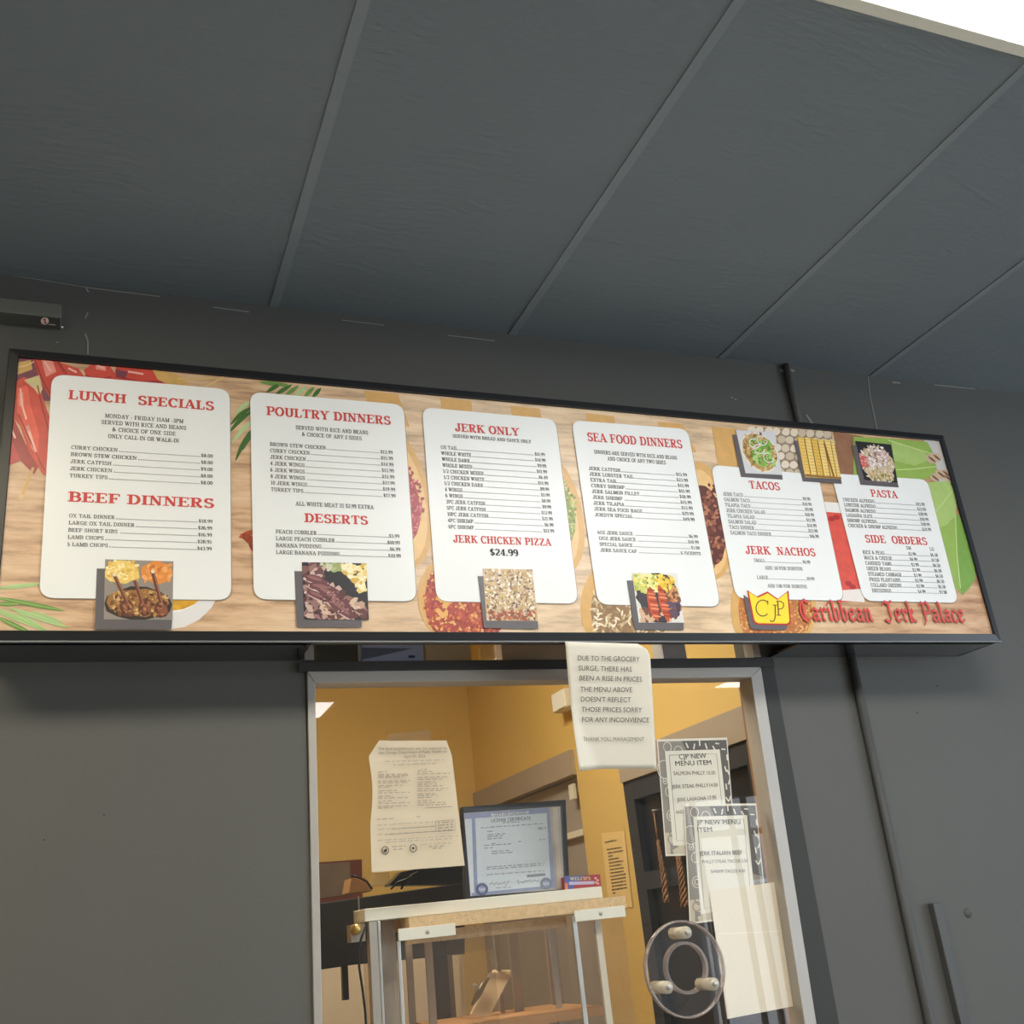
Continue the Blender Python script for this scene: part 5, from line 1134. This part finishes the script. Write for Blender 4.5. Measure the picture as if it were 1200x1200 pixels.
# framed picture and tan box at the far left
b = MB(); b.prism([at(*q, y=KY - .012) for q in ((352, 1012), (352, 1062), (425, 1052), (424, 1007))], (0, .012, 0), mat('dark red frame wood', (110, 58, 48), .5, var=.2)); t = empty('wall_picture', tuple(at(395, 1035, y=KY - .01)), 'dim grey picture in dark red frame on the far yellow wall', 'picture'); b.build('frame', t)
b = MB(); b.prism([at(*q, y=KY - .016) for q in ((352, 1014), (352, 1056), (411, 1048), (410, 1010))], (0, .004, 0), mat('dim picture', (120, 104, 92), .6, var=.35, scale=9)); b.build('image', t)
b = MB(); b.prism([at(*q, y=.66) for q in ((409, 1046), (412, 1029), (428, 1028), (436, 1044))], (0, .09, 0), mat('tan cardboard', (196, 148, 98), .75, var=.1)); tag(b.build('cardboard_box'), 'small tan cardboard box standing on top of the black monitor', 'box')
b = MB(); b.prism([at(*q, y=.64) for q in ((438, 1038), (440, 1024), (456, 1022), (458, 1036))], (0, .05, 0), M_PLAST); tag(b.build('plastic_tub'), 'clear plastic tub on top of the black monitor', 'tub')

# things on the ledge seen through the strip under the sign
ZLg = 2.181
b = MB(); b.box(WX0 + .024, WX1 - .024, .030, .11, ZLg - .02, ZLg, M_TRIM); tag(b.build('window_ledge'), 'dark narrow ledge above the serving window header', 'ledge')
def ledge(name, xa, xb_, label, cat, m, dep=.07, h=.12, build=None):
    x0, x1 = at(xa, 765, y=.034).x, at(xb_, 765, y=.034).x
    b = MB(); b.box(x0, x1, .034, .034 + dep, ZLg + .0005, ZLg + h, m); return b, x0, x1
b, x0, x1 = ledge('a', 425, 496, '', '', mat('pale blue carton', (205, 212, 240), .5, var=.05)); t = empty('storage_box', ((x0 + x1) / 2, .07, ZLg), 'pale blue box with dark triangle on the ledge under the sign', 'box'); b.build('carton', t)
FLd = Frame((0, .0335, 0), (0, -1, 0)); b = MB(); FLd.px(b, [(424, 759), (483, 760), (440, 770), (424, 773)], 1, mat('slate print', (120, 126, 146), .5)); FLd.px(b, [(478.5, 768), (486, 768), (486, 771), (478.5, 771)], 2, mat('navy print', (60, 66, 130), .5)); b.build('print', t)
b, x0, x1 = ledge('b', 499, 552, '', '', mat('tan carton', (232, 200, 154), .7, var=.08), .05); tag(b.build('tan_box'), 'plain tan box on the ledge under the sign, right of the blue box', 'box')
b = MB(); c = at(572, 765, y=.07); b.tube([(c.x, .07, ZLg), (c.x, .07, ZLg + .12)], .024, M_PLAST, 18); t = tag(b.build('plastic_jar'), 'clear plastic jar on the ledge under the sign', 'jar')
b, x0, x1 = ledge('c', 588, 664, '', '', mat('brown carton', (214, 184, 152), .7, var=.25, scale=10), .05); tag(b.build('brown_box'), 'mottled brown box on the ledge under the sign, left of the price notice', 'box')
b = MB(); b.box(at(370, 765, y=.05).x, at(419, 765, y=.05).x, .045, .1, ZLg + .0005, ZLg + .11, mat('olive carton', (92, 90, 78), .7, var=.2, scale=15)); tag(b.build('olive_box'), 'dark olive box on the ledge at the left end of the strip', 'box')
b = MB(); x0, x1 = at(777, 765, y=.045).x, at(804, 765, y=.045).x; b.box(x0, x1, .045, .1, ZLg + .0005, ZLg + .1, mat('grey carton', (205, 204, 210), .6, var=.1)); tag(b.build('grey_box'), 'grey box on the ledge right of the price notice', 'box')

# ================================================================== things on the front wall
b = MB(); b.tube([(2.054, -.011, ZC - .002), (2.054, -.011, SZ1 + .0215)], .011, M_WALL, 12); tag(b.build('conduit_pipe'), 'short stretch of painted conduit between the ceiling and the sign top', 'pipe')
b = MB(); b.tube([(2.052, -.0125, SZ0 - .0215), (2.040, -.0125, 1.2), (2.035, -.0125, .0)], .0125, M_PIPE, 12)
tag(b.build('conduit_pipe'), 'long dark painted conduit running down the wall right of the window', 'pipe')
b = MB(); b.prism([(2.131, 0, 1.493), (2.131, 0, .3), (2.160, 0, .3), (2.160, 0, 1.493)], (0, -.022, 0), M_PIPE); tag(b.build('wall_channel', None, .002), 'short dark channel strip on the wall right of the long conduit', 'channel')
t = empty('wall_box', (-.4, -.03, 3.03), 'dark grey wall box with round pink number sticker in the upper left', 'wall box')
b = MB(); b.box(-.95, -.112, -.055, -.001, 3.016, 3.056, mat('grey box metal', (98, 98, 92), .45, var=.05)); b.build('casing', t, .003)
FBx = Frame((0, -.0555, 0), (0, -1, 0)); b = MB(); FBx.ell(b, 52.5, 376.3, 4.6, 4.3, 0, 1, mat('pink sticker', (206, 168, 156), .6), 20); k = lab(b.build('sticker', t), 'round pink sticker'); b = MB()
FBx.line(b, [(50.8, 375), (52.7, 373.6), (53.2, 379)], 1.1, 3, M_INK); FBx.line(b, [(51.5, 379), (55, 379)], .8, 3, M_INK); b.build('numeral', k)
b = MB(); FBx.line(b, [(56, 380), (65, 381)], .8, 1, mat('sticker', (170, 150, 130), .6)); FBx.ell(b, 73, 383.5, 1.5, 1.2, 0, 1, M_PAPERW, 10); b.build('marks', t)
b = MB(); c = at(1134, 1070, y=0)
b.tube([(c.x, -.0005, c.z), (c.x, -.0012, c.z)], .013, M_WALL, 14); tag(b.build('wall_plug'), 'painted over filled hole on the wall beside the short channel', 'filled hole')
